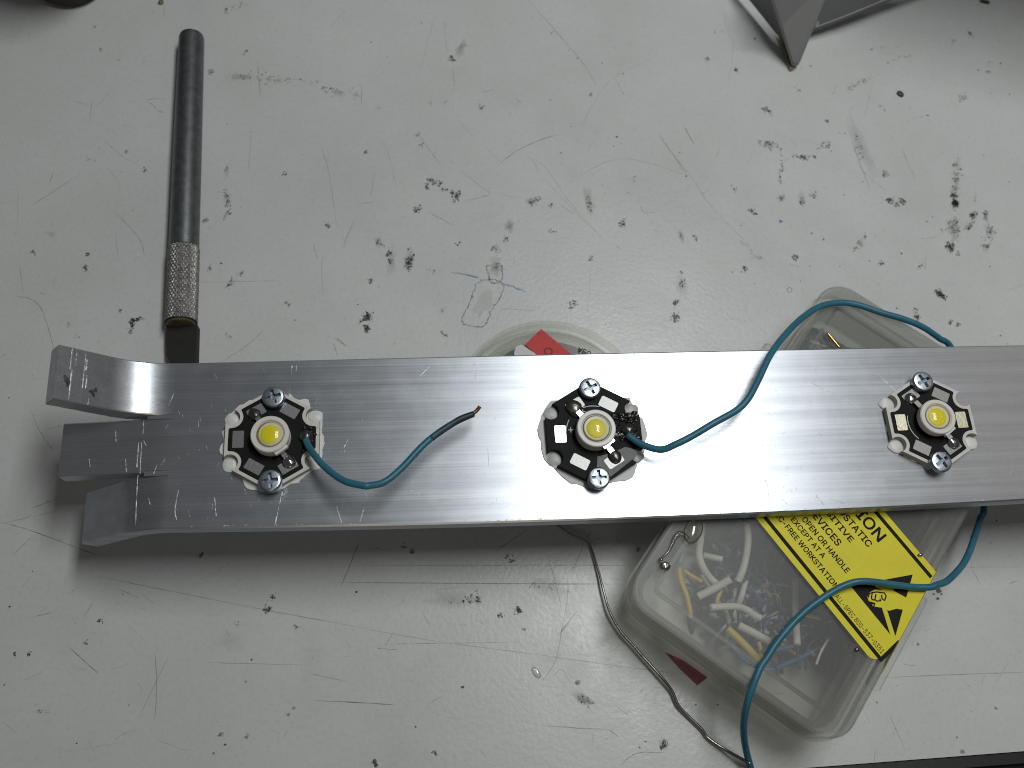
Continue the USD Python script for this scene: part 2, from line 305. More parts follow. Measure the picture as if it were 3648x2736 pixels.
smear('A', [(1350, 480), (1520, 465), (1700, 490), (1850, 495), (2000, 550), (2160, 575)], 46, 150)
for a in (('A', 1280, 430, 30, 24, 12, 0, .5, GY, .2, .3), ('A', 975, 15, 14, 20, 22), ('A', 1370, 65, 22, 22, 16, 0, .6), ('A', 1430, 45, 55, 8, 14, -15, .5), ('A', 1480, 320, 14, 12, 12),
          ('A', 1375, 1040, 12, 34, 18, 0, .5, BR, .16, .2), ('A', 1245, 1345, 24, 26, 18), ('A', 1980, 1365, 12, 14, 22), ('A', 1720, 1060, 14, 9, 14), ('A', 885, 1035, 13, 10, 14), ('A', 1280, 440, 26, 18, 12, 0, .4),
          ('A', 530, 1550, 12, 10, 12), ('A', 520, 1620, 14, 14, 18), ('A', 220, 1530, 12, 14, 14, 0, .7), ('A', 310, 1420, 42, 30, 10, 0, .2, BR, .3, .16), ('A', 765, 925, 16, 14, 8, 0, .4, GY, .2, .3),
          ('A', 540, 965, 42, 7, 16, 0, .5, (.55, .18, .3), .2), ('A', 590, 165, 30, 10, 10, 10, .5), ('A', 605, 298, 14, 8, 8, 0, .5), ('A', 880, 365, 50, 10, 10, 0, .25, BR, .2),
          ('B', 585, 1105, 46, 28, 80, 10, .95), ('B', 650, 1150, 30, 18, 25, 20), ('B', 720, 1180, 52, 26, 70, 30, .95), ('B', 712, 1220, 16, 18, 18, 0, .5, BR), ('B', 480, 1270, 32, 28, 45, 0, .9),
          ('B', 1185, 1220, 66, 42, 70, 0, .6, BR, .2, .4), ('B', 1295, 1250, 12, 18, 12), ('B', 250, 1470, 28, 36, 38, 0, .6, BR, .18, .3), ('B', 320, 1570, 12, 62, 26, 0, .85), ('B', 430, 1605, 28, 40, 60, 0, .9),
          ('B', 1020, 1440, 16, 20, 24), ('B', 1050, 1370, 30, 46, 14, 10, .3, GY, .25, .4), ('B', 960, 1500, 44, 34, 26, 0, .5, BR, .2, .2), ('B', 730, 1480, 12, 32, 16, 20), ('B', 1530, 1225, 14, 56, 40, -8, .8, BR, .2, .3),
          ('B', 1740, 1350, 18, 40, 32), ('B', 695, 360, 22, 12, 28, 15), ('B', 750, 300, 24, 60, 14, 15, .25, GY, .3, .3), ('B', 880, 645, 12, 14, 14), ('B', 180, 915, 8, 11, 10), ('B', 1300, 200, 10, 8, 8), ('B', 1540, 575, 18, 22, 10, 0, .35, GY, .2, .35),
          ('B', 2085, 1430, 12, 32, 10, -10, .3, GY, .2, .4), ('B', 2170, 1445, 8, 36, 18), ('B', 1800, 1080, 14, 16, 10, 0, .5), ('B', 860, 640, 26, 14, 14, 20, .5), ('B', 640, 640, 90, 25, 16, 0, .25, GY, .25), ('B', 1100, 640, 20, 40, 14, 0, .3, GY),
          ('B', 250, 665, 16, 16, 12, 0, .5), ('B', 480, 810, 22, 14, 12, 0, .5), ('B', 510, 885, 10, 9, 8), ('B', 1320, 1400, 70, 9, 14, 0, .8), ('B', 1560, 1560, 30, 30, 14),
          ('L', 300, 30, 82, 50, 85, 0, .6), ('L', 390, 435, 36, 34, 44, 0, .6, BR, .18, .4), ('L', 745, 48, 18, 8, 18), ('L', 552, 132, 24, 15, 34), ('L', 545, 440, 28, 56, 34, 0, .7), ('L', 637, 410, 9, 30, 24), ('L', 590, 410, 8, 8, 6),
          ('L', 1170, 245, 26, 44, 44, -15, .7, DK, .14, .2), ('L', 1215, 455, 26, 22, 50, 35, .85), ('L', 1300, 455, 26, 22, 50, -35, .85), ('L', 1258, 485, 22, 14, 36, 0, .7, BR),
          ('L', 1690, 415, 34, 22, 60, 0, 1.), ('L', 1680, 665, 52, 95, 230, 0, .8, DK, .15, .2), ('L', 1660, 800, 42, 46, 95), ('L', 1705, 860, 8, 22, 14, 40), ('L', 1835, 570, 26, 42, 55), ('L', 1795, 650, 24, 46, 40, 20, .6), ('L', 1850, 440, 10, 60, 14, 0, .25, GY),
          ('L', 1955, 690, 34, 66, 110, 0, .75, DK, .15, .2), ('L', 1925, 570, 14, 44, 40), ('L', 1930, 800, 40, 28, 60, 0, .75, BR, .18, .4), ('L', 980, 770, 40, 32, 30, 0, .4, BR, .2, .4), ('L', 945, 815, 10, 10, 8), ('L', 1005, 730, 5, 18, 8, -25),
          ('L', 490, 875, 20, 16, 30, 40), ('L', 115, 968, 30, 20, 36), ('L', 170, 532, 42, 11, 40, 35), ('L', 45, 375, 18, 12, 18, 0, .6), ('L', 1140, 925, 20, 9, 16), ('L', 1420, 945, 22, 10, 10), ('L', 1400, 1270, 12, 6, 10), ('L', 1405, 1325, 14, 42, 40),
          ('L', 1575, 1155, 78, 20, 130, 32, .95), ('L', 1660, 1355, 16, 16, 22), ('L', 1715, 1380, 12, 9, 14), ('L', 1110, 1085, 40, 10, 10, 0, .22, (.5, .2, .3)), ('L', 110, 780, 110, 40, 6, 30, .12, BR, .3, .13), ('L', 210, 880, 80, 40, 14, 15, .2, BR, .3, .16),
          ('C', 460, 425, 16, 11, 20, 15, 1.), ('C', 275, 350, 28, 34, 20, 0, .5), ('C', 640, 665, 60, 20, 60, 25, .7, BR, .2, .4), ('C', 1880, 215, 44, 40, 20), ('C', 1800, 255, 20, 9, 14), ('C', 840, 555, 36, 30, 22, 30, .6), ('C', 1020, 730, 7, 15, 10),
          ('C', 1840, 590, 40, 36, 40, 0, .5), ('C', 2000, 400, 10, 56, 16), ('C', 1215, 870, 18, 110, 44, -14, .5), ('C', 1350, 660, 40, 24, 14, 0, .4), ('C', 1975, 12, 30, 10, 40, 10, 1.), ('C', 360, 190, 30, 26, 12, 0, .4),
          ('E', 185, 395, 46, 32, 110, -20, .95), ('E', 185, 455, 18, 30, 50, 0, .95), ('E', 1430, 310, 34, 34, 36, 0, .7), ('E', 2090, 200, 26, 64, 46, 0, .7), ('E', 2045, 390, 46, 30, 80), ('E', 2060, 300, 44, 18, 30), ('E', 960, 100, 38, 56, 30, 0, .7, BR, .2, .3),
          ('E', 205, 180, 44, 18, 26, 0, .6), ('E', 640, 500, 30, 28, 26, 30, .7), ('E', 640, 345, 6, 14, 8), ('E', 440, 40, 34, 50, 60, 0, .8), ('E', 330, 60, 14, 60, 30), ('E', 600, 110, 50, 20, 20, 0, .5, BR),
          ('D', 810, 415, 42, 22, 75, -25, .95), ('D', 735, 360, 12, 28, 18, 20, .5), ('D', 790, 480, 22, 18, 14, 0, .4, BR, .2, .2), ('D', 480, 510, 28, 16, 14, 0, .6), ('D', 1740, 310, 28, 28, 26, 0, .5, BR), ('D', 1450, 120, 40, 26, 24, 0, .6), ('D', 1400, 190, 44, 26, 34, -20, .7), ('D', 1265, 105, 8, 9, 8),
          ('D', 520, 95, 14, 16, 14), ('D', 1400, 500, 60, 16, 18, 15, .4), ('D', 430, 440, 60, 10, 10, 10, .4),
          ('G', 1625, 695, 24, 20, 50, 0, .8, BR), ('G', 1650, 610, 14, 20, 18), ('G', 1215, 385, 9, 34, 24, 5), ('G', 608, 750, 10, 26, 18, 20), ('G', 90, 960, 10, 8, 8), ('G', 180, 965, 9, 14, 12, 20), ('G', 525, 900, 7, 7, 6), ('G', 1350, 1450, 10, 11, 12, 0, .7),
          ('G', 1510, 1465, 18, 14, 14, 0, .5, GY), ('G', 1780, 803, 30, 10, 14, 0, .6), ('G', 235, 1310, 60, 22, 26, 10, .4, BR), ('G', 1400, 890, 120, 80, 0, 0, .1, BR, .3, .09), ('G', 1440, 790, 12, 9, 8, 0, .5), ('G', 1880, 1000, 60, 150, 0, 0, .1, BR, .3, .05),
          ('H', 850, 640, 26, 32, 36), ('H', 762, 650, 30, 7, 18, -15), ('H', 1080, 695, 48, 12, 36, 15), ('H', 1000, 740, 60, 7, 26, 28), ('H', 1500, 1245, 110, 50, 60, 20, .3, BR, .22, .4), ('H', 1465, 1135, 20, 16, 14, 0, .4), ('H', 1985, 1515, 26, 34, 70, 0, .8, BR),
          ('H', 1050, 400, 24, 36, 26), ('H', 590, 1565, 9, 9, 10), ('H', 230, 1635, 40, 12, 26), ('H', 430, 325, 50, 12, 24, 35), ('H', 1290, 560, 160, 90, 30, 0, .4), ('H', 700, 640, 300, 80, 30, 0, .35), ('H', 1830, 320, 30, 30, 14)):
    smudge(*a)
smear('A', [(1360, 1160), (1385, 1230), (1362, 1330)], 34, 70, .95)
smear('L', [(385, 80), (395, 180), (380, 260), (385, 330)], 22, 60); smear('L', [(430, 140), (500, 115), (545, 130), (620, 120), (690, 40), (760, 10)], 28, 70, .7)
smear('L', [(1712, 150), (1700, 300), (1695, 420), (1700, 530)], 56, 200, .75)
smear('C', [(1380, 385), (1460, 350), (1530, 340)], 14, 34, .5); smear('C', [(1290, 300), (1370, 285), (1460, 280)], 11, 18, .4); smear('C', [(1130, 550), (1200, 510), (1290, 470)], 36, 50, .5)
for a in (('C', 580, 235, 11), ('C', 2070, 385, 10), ('C', 1935, 425, 8), ('C', 1630, 700, 9), ('C', 918, 400, 11, .6, BR), ('C', 865, 412, 8, .5), ('C', 125, 922, 5), ('C', 165, 1068, 6), ('C', 1520, 652, 5), ('C', 2125, 572, 8), ('B', 208, 255, 7), ('B', 308, 348, 5), ('B', 1606, 384, 6), ('B', 1736, 448, 7),
          ('B', 1678, 887, 6), ('B', 1696, 830, 9), ('B', 1418, 767, 5), ('B', 1458, 354, 8), ('B', 515, 140, 7, .6), ('B', 2078, 925, 5), ('B', 2118, 1068, 7), ('B', 1358, 926, 9, .5), ('L', 615, 700, 13), ('L', 705, 745, 12, .7, BR), ('L', 1290, 850, 11), ('L', 1050, 905, 8), ('L', 85, 642, 10, .7), ('L', 860, 410, 9, .7),
          ('L', 998, 310, 7), ('L', 1525, 575, 8, .9), ('L', 1480, 612, 11, .85, (.10, .03, .02), .5), ('L', 828, 948, 7), ('L', 600, 945, 7), ('L', 20, 990, 9), ('L', 1955, 950, 9), ('L', 1255, 1262, 10), ('L', 380, 610, 18, .95, (.02, .12, .45)), ('L', 2100, 312, 6), ('L', 532, 1058, 7), ('L', 182, 1080, 9, .8, DK, .4, 1.9), ('L', 2035, 1470, 11, .7),
          ('D', 1342, 66, 9), ('D', 55, 880, 6), ('D', 2168, 315, 6), ('D', 1788, 410, 8, .5), ('G', 60, 680, 9), ('G', 1295, 1570, 7), ('G', 1365, 1517, 8), ('G', 465, 1510, 6), ('G', 1525, 1003, 8), ('G', 2160, 592, 8), ('G', 1750, 1335, 12, .5), ('G', 1780, 1297, 11, .4), ('G', 1490, 1135, 9, .4), ('H', 1135, 820, 14, .6, GY), ('H', 763, 1168, 11), ('H', 1870, 1498, 7), ('H', 1835, 1535, 8, .8, (.08, .02, .02)),
          ('H', 120, 592, 8), ('H', 478, 1410, 7), ('I', 1690, 580, 22), ('I', 1710, 605, 9), ('I', 1665, 605, 8), ('I', 1690, 632, 12), ('I', 1570, 910, 11, .6), ('I', 2040, 1297, 12, .5), ('I', 1805, 1473, 8, .5), ('I', 222, 1277, 7), ('I', 355, 1275, 6), ('I', 2045, 158, 8), ('I', 1890, 255, 10, .6), ('I', 1320, 1262, 6), ('I', 1840, 1560, 18, .5, BR)):
    spot(*a)
# outlined dried patch and marker strokes
for P in ([(850, 185), (820, 260), (790, 340), (760, 390), (775, 435), (870, 450), (910, 420), (940, 340), (985, 280), (1010, 210), (980, 170), (900, 165), (850, 185)], [(905, 80), (922, 140), (940, 185), (1000, 165), (1000, 80)]):
    scratches.line([at('E', *p) for p in P], .32, .85, DK, wob=.12, taper=False); smear('E', P, 10, 60, .8, DK, .11)
stains.blob(at('E', 885, 310), 4.2, .10, BR, asp=.5, ang=1.1, z=.018, edge=.8, m=14); stains.blob(at('E', 960, 60), 3., .13, BR, asp=.5, ang=1.4, z=.018, edge=.6, m=14)
for P in ([(690, 120), (790, 135), (860, 155)], [(750, 128), (860, 150)], [(985, 182), (1060, 205), (1150, 238)]):
    scratches.line([at('E', *p) for p in P], .5, .75, (.06, .2, .5), wob=.1)
scratches.line([at('L', 450 + 18 * math.cos(t), 1125 + 18 * math.sin(t)) for t in np.linspace(0, 6.3, 14)], .28, .8, DK, taper=False)
SC = {'A': [[(625, 840), (720, 930), (850, 1010)], [(650, 1010), (720, 1115)], [(1525, 780), (1505, 1040)], [(1560, 370), (1580, 590)], [(1950, 890), (1990, 1030), (2010, 1150), (2040, 1370)], [(690, 1280), (840, 1440), (880, 1560)], [(580, 655), (670, 550)], [(110, 1100), (105, 1420)],
            [(1440, 0), (1480, 35), (1520, 10)], [(890, 610), (930, 640), (960, 672), (1000, 685)], [(885, 605), (950, 598), (1000, 602)], [(200, 1240), (480, 1060)], [(300, 1110), (325, 1040)], [(990, 40), (1000, 100)], [(1900, 1480), (1925, 1570)], [(440, 610), (560, 640)], [(560, 600), (540, 750)], [(700, 1400), (715, 1560)], [(2150, 1320), (2080, 1500)]],
      'B': [[(1150, 940), (1200, 990), (1220, 1045)], [(1190, 985), (1260, 1010), (1400, 1210), (1540, 1370), (1630, 1470)], [(1250, 1075), (1450, 1290), (1540, 1380)], [(1340, 1230), (1440, 1300)], [(700, 410), (715, 525)], [(500, 440), (600, 80)], [(650, 120), (670, 340)], [(280, 840), (330, 1000), (370, 1180)], [(900, 890), (1020, 1010)],
            [(1000, 980), (1100, 910), (1230, 850), (1340, 815)], [(1160, 0), (1450, 330), (1580, 520)], [(1480, 780), (1560, 620), (1680, 470), (1940, 340)], [(1680, 470), (1745, 580)], [(750, 1030), (900, 1150), (940, 1170)], [(1000, 1180), (1100, 1200)], [(560, 1290), (640, 1330), (700, 1370)], [(1380, 1120), (1670, 970), (1900, 990), (2130, 1070)],
            [(1950, 810), (2130, 1070)], [(2110, 770), (2160, 870)], [(500, 820), (640, 1020)], [(230, 1040), (205, 1200)], [(120, 1320), (30, 1490)], [(680, 960), (705, 990)], [(720, 710), (830, 830)], [(150, 500), (150, 640)], [(1840, 1240), (1865, 1290), (1960, 1280)], [(780, 1220), (930, 1180)], [(130, 1235), (230, 1225)], [(880, 560), (950, 545)], [(1690, 1490), (1720, 1510)]],
      'C': [[(390, 50), (410, 170), (450, 270), (420, 520)], [(1170, 860), (1230, 1020), (1280, 1150)], [(1200, 990), (1290, 1090), (1390, 1165)], [(1300, 480), (1240, 720)], [(150, 770), (210, 870)], [(0, 830), (200, 1080), (300, 1230), (540, 1480)], [(1540, 1030), (1555, 1090)], [(1580, 1445), (1640, 1445), (1700, 1425)], [(1050, 580), (1080, 510)], [(340, 970), (375, 860)], [(1470, 900), (1550, 1080)], [(1620, 1540), (1610, 1640)], [(780, 1600), (860, 1620)]],
      'E': [[(980, 340), (1100, 345), (1205, 352)], [(1540, 80), (1530, 240), (1520, 350), (1580, 330)], [(0, 515), (60, 570)], [(1500, 380), (1540, 410)]],
      'D': [[(90, 265), (180, 280), (250, 340), (310, 520), (365, 740)], [(285, 1070), (380, 1050)], [(185, 955), (240, 1080), (335, 1215)], [(1960, 0), (1950, 100), (1960, 270)], [(120, 80), (140, 250)], [(0, 640), (40, 610)], [(2020, 545), (2050, 635)], [(1350, 660), (1500, 560), (1600, 470)], [(1220, 180), (1700, 170)], [(240, 240), (275, 255)], [(2020, 510), (2100, 570)]],
      'G': [[(0, 165), (200, 225), (470, 325), (620, 380)], [(190, 85), (370, 20)], [(0, 180), (370, 95)], [(600, 500), (1100, 600), (1600, 700), (2212, 810)], [(940, 960), (950, 1130), (940, 1370)], [(1020, 990), (950, 1130), (840, 1360)], [(410, 920), (600, 1090)], [(1240, 1020), (1860, 1035)], [(1870, 1085), (2080, 1130)], [(420, 600), (480, 560)], [(845, 595), (940, 665)],
            [(710, 570), (850, 630)], [(2170, 300), (2070, 560)], [(510, 740), (560, 660)], [(215, 740), (320, 715)], [(1900, 1250), (2212, 1265)], [(20, 1380), (100, 1450)], [(930, 1480), (1100, 1545), (1200, 1550)], [(1720, 1475), (1745, 1430)], [(140, 1130), (270, 1070)], [(80, 370), (190, 260)], [(1280, 500), (1360, 430)]],
      'H': [[(0, 785), (600, 890), (1200, 970), (1700, 1040), (2100, 1090)], [(0, 435), (1000, 430), (1800, 430)], [(140, 280), (25, 560)], [(0, 535), (1700, 545)], [(1520, 270), (1550, 210)], [(1530, 290), (1620, 255)], [(1500, 300), (1425, 470)], [(1160, 210), (940, 360)], [(1280, 380), (1330, 550), (1360, 690)], [(1390, 470), (1400, 600), (1350, 900), (1320, 1020), (1240, 1140)],
            [(1460, 700), (1340, 860)], [(340, 840), (290, 925)], [(590, 580), (750, 565)], [(1480, 890), (1485, 960)], [(1310, 1110), (1360, 1060), (1420, 1150)], [(1210, 1400), (1700, 1430)], [(0, 1255), (350, 1275)], [(870, 1540), (915, 1610)], [(1690, 1280), (1770, 1345)], [(550, 1275), (640, 1220)], [(1720, 1640), (1820, 1570), (2000, 1565)], [(510, 700), (565, 800)], [(1650, 1430), (1710, 1470)],
            [(230, 930), (370, 945)], [(1220, 510), (1160, 575)], [(300, 910), (1100, 895)], [(800, 210), (910, 240)], [(1690, 250), (1720, 295)], [(1800, 300), (1850, 350)]],
      'I': [[(1600, 830), (1660, 810)], [(1480, 1030), (1560, 1040)], [(1340, 1110), (2000, 1085), (2212, 1080)], [(1390, 1320), (1500, 1570)], [(2040, 1140), (2130, 1000)], [(1860, 1140), (1885, 1170)], [(1310, 1550), (1305, 1620)], [(1750, 440), (2212, 440)], [(1890, 440), (1950, 550)], [(2120, 540), (2190, 520)]]}
for k, Ls in SC.items():
    for P in Ls:
        d = rng.uniform(.32, .8); scratches.line([at(k, *p) for p in P], rng.uniform(.13, .24), d, DK if rng.random() < .7 else BR, wob=.03)
def on_bench(p): return (p[:2] - ea) @ en > 1.5
for i in range(3600):                                          # the fine peppering of specks
    p = un(rng.uniform(-150, PW + 150), rng.uniform(-150, PH + 100) ** 1., 0)
    if rng.random() > (.95 if p[1] > -10 else .4) or not on_bench(p): continue
    stains.blob(p, rng.lognormal(-2.35, .45), rng.uniform(.15, .75), [DK, BR, GY][rng.integers(3)], asp=rng.uniform(.4, 1), ang=rng.uniform(0, 3), m=5)
for i in range(420):                                           # faint hairline scratches
    p = un(rng.uniform(0, PW), rng.uniform(0, PH), 0); a = rng.uniform(0, math.pi); l = rng.lognormal(1.1, .6); c = rng.normal(0, .25)
    q = p + l * np.array([math.cos(a), math.sin(a), 0]); mid = (p + q) / 2 + l * .2 * c * np.array([-math.sin(a), math.cos(a), 0])
    if on_bench(p) and on_bench(q): scratches.line([p, mid, q], rng.uniform(.08, .15), rng.uniform(.12, .45), DK if rng.random() < .5 else GY)
for f in (stains, scratches):                                  # no two flakes in exactly one plane
    for i, v in enumerate(f.V): v[:, 2] += .00001 * (i % 900)
stains.build('stain', bench); scratches.build('scratch', bench)

# ------------------------------------------------------------------ clear parts box
c0, c1, c2 = un(1798 * 1.6492, 596 * 1.6492, 22.6), un(1343 * 1.6492, 1288 * 1.6492, 22.6), un(1806 * 1.6492, 1626 * 1.6492, 22.6)
ax = (c0 - c1)[:2]; BL = np.linalg.norm(ax); ax /= BL; ay = np.array([ax[1], -ax[0]]); BW = abs((c2 - c1)[:2] @ ay) + .7
BANG = math.degrees(math.atan2(ax[1], ax[0])); BH = 22.6
# local frame of the box: x along its length (from the lower corner up), y = -ay side
def loc(p): d = np.asarray(p)[:2] - c1[:2]; return np.array([d @ ax, -(d @ ay)])
pb = thing('parts_box', 'hazy clear plastic parts box full of wire scraps with a yellow caution label', 'plastic box', (c1[0], c1[1], 0), BANG)
Rr = rrect(0, BL, -BW, 0, 6.5, 8)
def shell(outer, t, z0, z1, floor=None):
    ring = outer.difference(outer.buffer(-t)); m = [prism(ring, z1 - z0, z0)]
    if floor: m.append(prism(outer.buffer(-t * 1.02), floor, z0))
    return cat_(m)
obj('base', shell(Rr.buffer(-1.2), 1.1, .15, 16.5, 1.0), wall_mat, pb)
lidm = cat_([shell(Rr, 1.0, 14.8, BH - 1.0), bevel_prism(Rr, 1.2, BH - 1.2, .5)])
lid = obj('lid', lidm, lid_mat, pb)
ri = rrect(5.2, BL - 5.2, -BW + 4.8, -4.8, 1.5)
obj('lid_ridge', prism(ri.difference(ri.buffer(-.8)), .9, BH - 2.2), wall_mat, lid)
obj('rim_lip', prism(Rr.buffer(.55).difference(Rr.buffer(.02)), 1.0, 14.8), wall_mat, lid)
obj('inner_rib', prism(rrect(2.4, BL - 2.4, -BW + 2.4, -2.4, 4.5).difference(rrect(3.1, BL - 3.1, -BW + 3.1, -3.1, 4)), 9.0, 7.2), wall_mat, pb)
obj('latch', cat_([prism(rrect(BL * .60, BL * .78, .3, 4.2, 1.), .9, 14.2), prism(rrect(BL * .60, BL * .78, 3.4, 4.2, .35), 3., 11.2)]), dish_mat, pb)
obj('latch', cat_([prism(rrect(BL * .18, BL * .44, -BW - 3.6, -BW - .3, 1.), .9, 14.2)]), dish_mat, pb)
# glue drip on the lid
gp = [np.r_[loc(at('M', *q, BH)), BH + .1] for q in ((650, 600), (730, 520), (770, 440), (800, 370), (850, 320), (900, 330), (960, 380))]
gm = tube(gp, [.25, .3, .4, .5, .6, .5, .4], sides=10)
gb = trimesh.creation.icosphere(3, 1.0); gb.vertices *= [3.0, 1.9, .9]; gb.apply_transform(trimesh.transformations.rotation_matrix(math.radians(62 - BANG), [0, 0, 1])); gb.apply_translation([*loc(at('M', 1010, 290, BH)), BH + .3])
tag(obj('glue_drip', cat_([gm, gb]), glue_mat, pb, smooth=True), 'dried clear glue drip on the lid')
# ---- caution label: plane frame from two points of its long edge
LZ = BH + .06
la, lb, lc = at('N', 110, 170, LZ), at('N', 1320, 1659, LZ), at('N', 1370, 100, LZ)
lu = (lb - la)[:2]; lu /= np.linalg.norm(lu); lv = np.array([-lu[1], lu[0]])      # u: reading direction, v: letters' up
ld = lb[:2]
def lab(x, y): d = at('N', x, y, LZ)[:2] - ld; return np.array([d @ lu, d @ lv])
lw = lab(1370, 100)[1]
def to_box(P2, z):                                                # label plane -> box's local coordinates
    w = ld + np.outer(P2[:, 0], lu) + np.outer(P2[:, 1], lv); return np.c_[((w - c1[:2]) @ ax), -((w - c1[:2]) @ ay), z]
lidtop_world = Polygon([c1[:2] + ax * p[0] - ay * p[1] for p in np.array(Rr.buffer(-.25).exterior.coords)])
lidtop_lab = Polygon([((np.array(p) - ld) @ lu, (np.array(p) - ld) @ lv) for p in lidtop_world.exterior.coords])
strip = rrect(-95, lab(1870, 690)[0] + 6.5, 0, lw, 2.0)
def on_label(poly, h, z, mat, name, parent):
    poly = poly.intersection(lidtop_lab)
    if poly.is_empty: return
    gs = [q for q in getattr(poly, 'geoms', [poly]) if q.geom_type == 'Polygon' and q.area > 1e-4]
    m = prism(unary_union(gs) if len(gs) > 1 else gs[0], h); v = to_box(m.vertices[:, :2], m.vertices[:, 2] + z)
    m = trimesh.Trimesh(v, m.faces, process=False); return obj(name, m, mat, parent, smooth=False)
lbl = on_label(strip, .06, LZ - .03, label_yellow, 'caution_label', pb)
# the part of the label that folds down over the box side
w0, w1 = loc(at('N', 1880, 720, BH)), loc(at('N', 1330, 1650, BH))
xs = np.linspace(w1[0] - .5, w0[0] + 1.5, 14)
V = []
for x in xs:
    t = (x - xs[0]) / (xs[-1] - xs[0]); dep = 4.2 * min(1, 4.5 * t, 6.5 * (1 - t) + .25)
    V += [[x, -BW + .25, BH + .03], [x, -BW - .03, BH - .35], [x, -BW - .12, BH - .4 - dep]]
F = []
for i in range(len(xs) - 1):
    for o in (0, 1): a = 3 * i + o; F += [[a, a + 3, a + 4], [a, a + 4, a + 1]]
obj('label_fold', trimesh.Trimesh(V, F, process=False), label_yellow, pb, smooth=True)
ZI = LZ + .035
def stroke(P, w): 
    from shapely.geometry import LineString
    return LineString([lab(*p) for p in P]).buffer(w / 2, cap_style=2)
def poly(P): return Polygon([lab(*p) for p in P])
bl0, bl1, bl2 = lab(200, 165), lab(1350, 1575), lab(1520, 1410)
br0, br1 = lab(1300, 105), lab(1845, 765)
from shapely.geometry import LineString
border = unary_union([LineString([(-92, (bl0[1] + bl1[1]) / 2), bl1]).buffer(.42, cap_style=2), LineString([bl1, bl2]).buffer(.42, cap_style=3), LineString([(-92, (br0[1] + br1[1]) / 2), br1]).buffer(.42, cap_style=2)])
on_label(border, .03, ZI, ink, 'border_line', lbl)
# static-sensitive symbol
hand = unary_union([poly([(1215, 960), (1235, 915), (1290, 885), (1390, 895), (1440, 880), (1600, 965), (1575, 1085), (1500, 1075), (1430, 1095), (1365, 1065), (1290, 1055), (1262, 1040), (1285, 1015), (1230, 1000)]), stroke([(1370, 1030), (1480, 1380)], 1.0), stroke([(1440, 880), (1320, 800)], .9)])
tri = poly([(1050, 850), (1662, 738), (1482, 1378)])
tri = tri.difference(hand)
tri = tri.difference(poly([(1290, 860), (1330, 800), (1480, 880), (1470, 900), (1390, 900)]).buffer(.01))
fing = unary_union([stroke(P, .28) for P in ([(1225, 965), (1235, 925), (1265, 915), (1255, 965)], [(1255, 960), (1262, 985), (1300, 990)], [(1300, 930), (1290, 985), (1310, 1000), (1345, 995), (1340, 975)], [(1265, 915), (1310, 910), (1385, 920), (1400, 950), (1385, 995)], [(1355, 940), (1360, 975), (1385, 995)], [(1240, 1040), (1262, 1025), (1288, 1020), (1280, 1050)])])
on_label(unary_union([tri, fing]), .03, ZI, ink, 'static_symbol', lbl)
def text_on(s, vis, a, b, capx, bold=True, name='text_line'):
    """text s whose visible ending vis starts at photo-point a and ends at b (baseline), capx: a point at cap height above b"""
    A, B, Cp = lab(*a), lab(*b), lab(*capx); h = abs(Cp[1] - B[1])
    full = meshkit.text_mesh(s, 10., .3, bold); wf = full.bounds[1, 0]; wv = np.ptp(meshkit.text_mesh(vis, 10., .3, bold).bounds[:, 0])
    k = abs(B[0] - A[0]) / wv; v = full.vertices.copy()
    x = B[0] - (wf - v[:, 0]) * k; y = (A[1] + B[1]) / 2 + v[:, 1] * h / 10.
    V = to_box(np.c_[x, y], ZI + v[:, 2] * .1); obj(name, trimesh.Trimesh(V, full.faces, process=False), ink, lbl, smooth=False)
text_on('CAUTION', 'ON', (1155, 215), (1322, 425), (1398, 352), True)
text_on('ELECTROSTATIC', 'STATIC', (975, 175), (1222, 474), (1262, 428), True)
text_on('SENSITIVE', 'SITIVE', (800, 130), (1048, 425), (1084, 384), True)
text_on('DEVICES', 'EVICES', (672, 170), (922, 460), (965, 412), True)
text_on('DO NOT OPEN OR HANDLE', 'OPEN OR HANDLE', (565, 195), (1008, 728), (1046, 690), True)
text_on('EXCEPT AT A', 'EXCEPT AT A', (455, 200), (775, 580), (808, 542), True)
text_on('STATIC-FREE WORKSTATION', 'FREE WORKSTATION', (395, 275), (905, 880), (940, 842), True)
text_on('ALL-SPEC 800-537-0351', 'ALL-SPEC 800-537-0351', (885, 962), (1358, 1515), (1392, 1482), False)
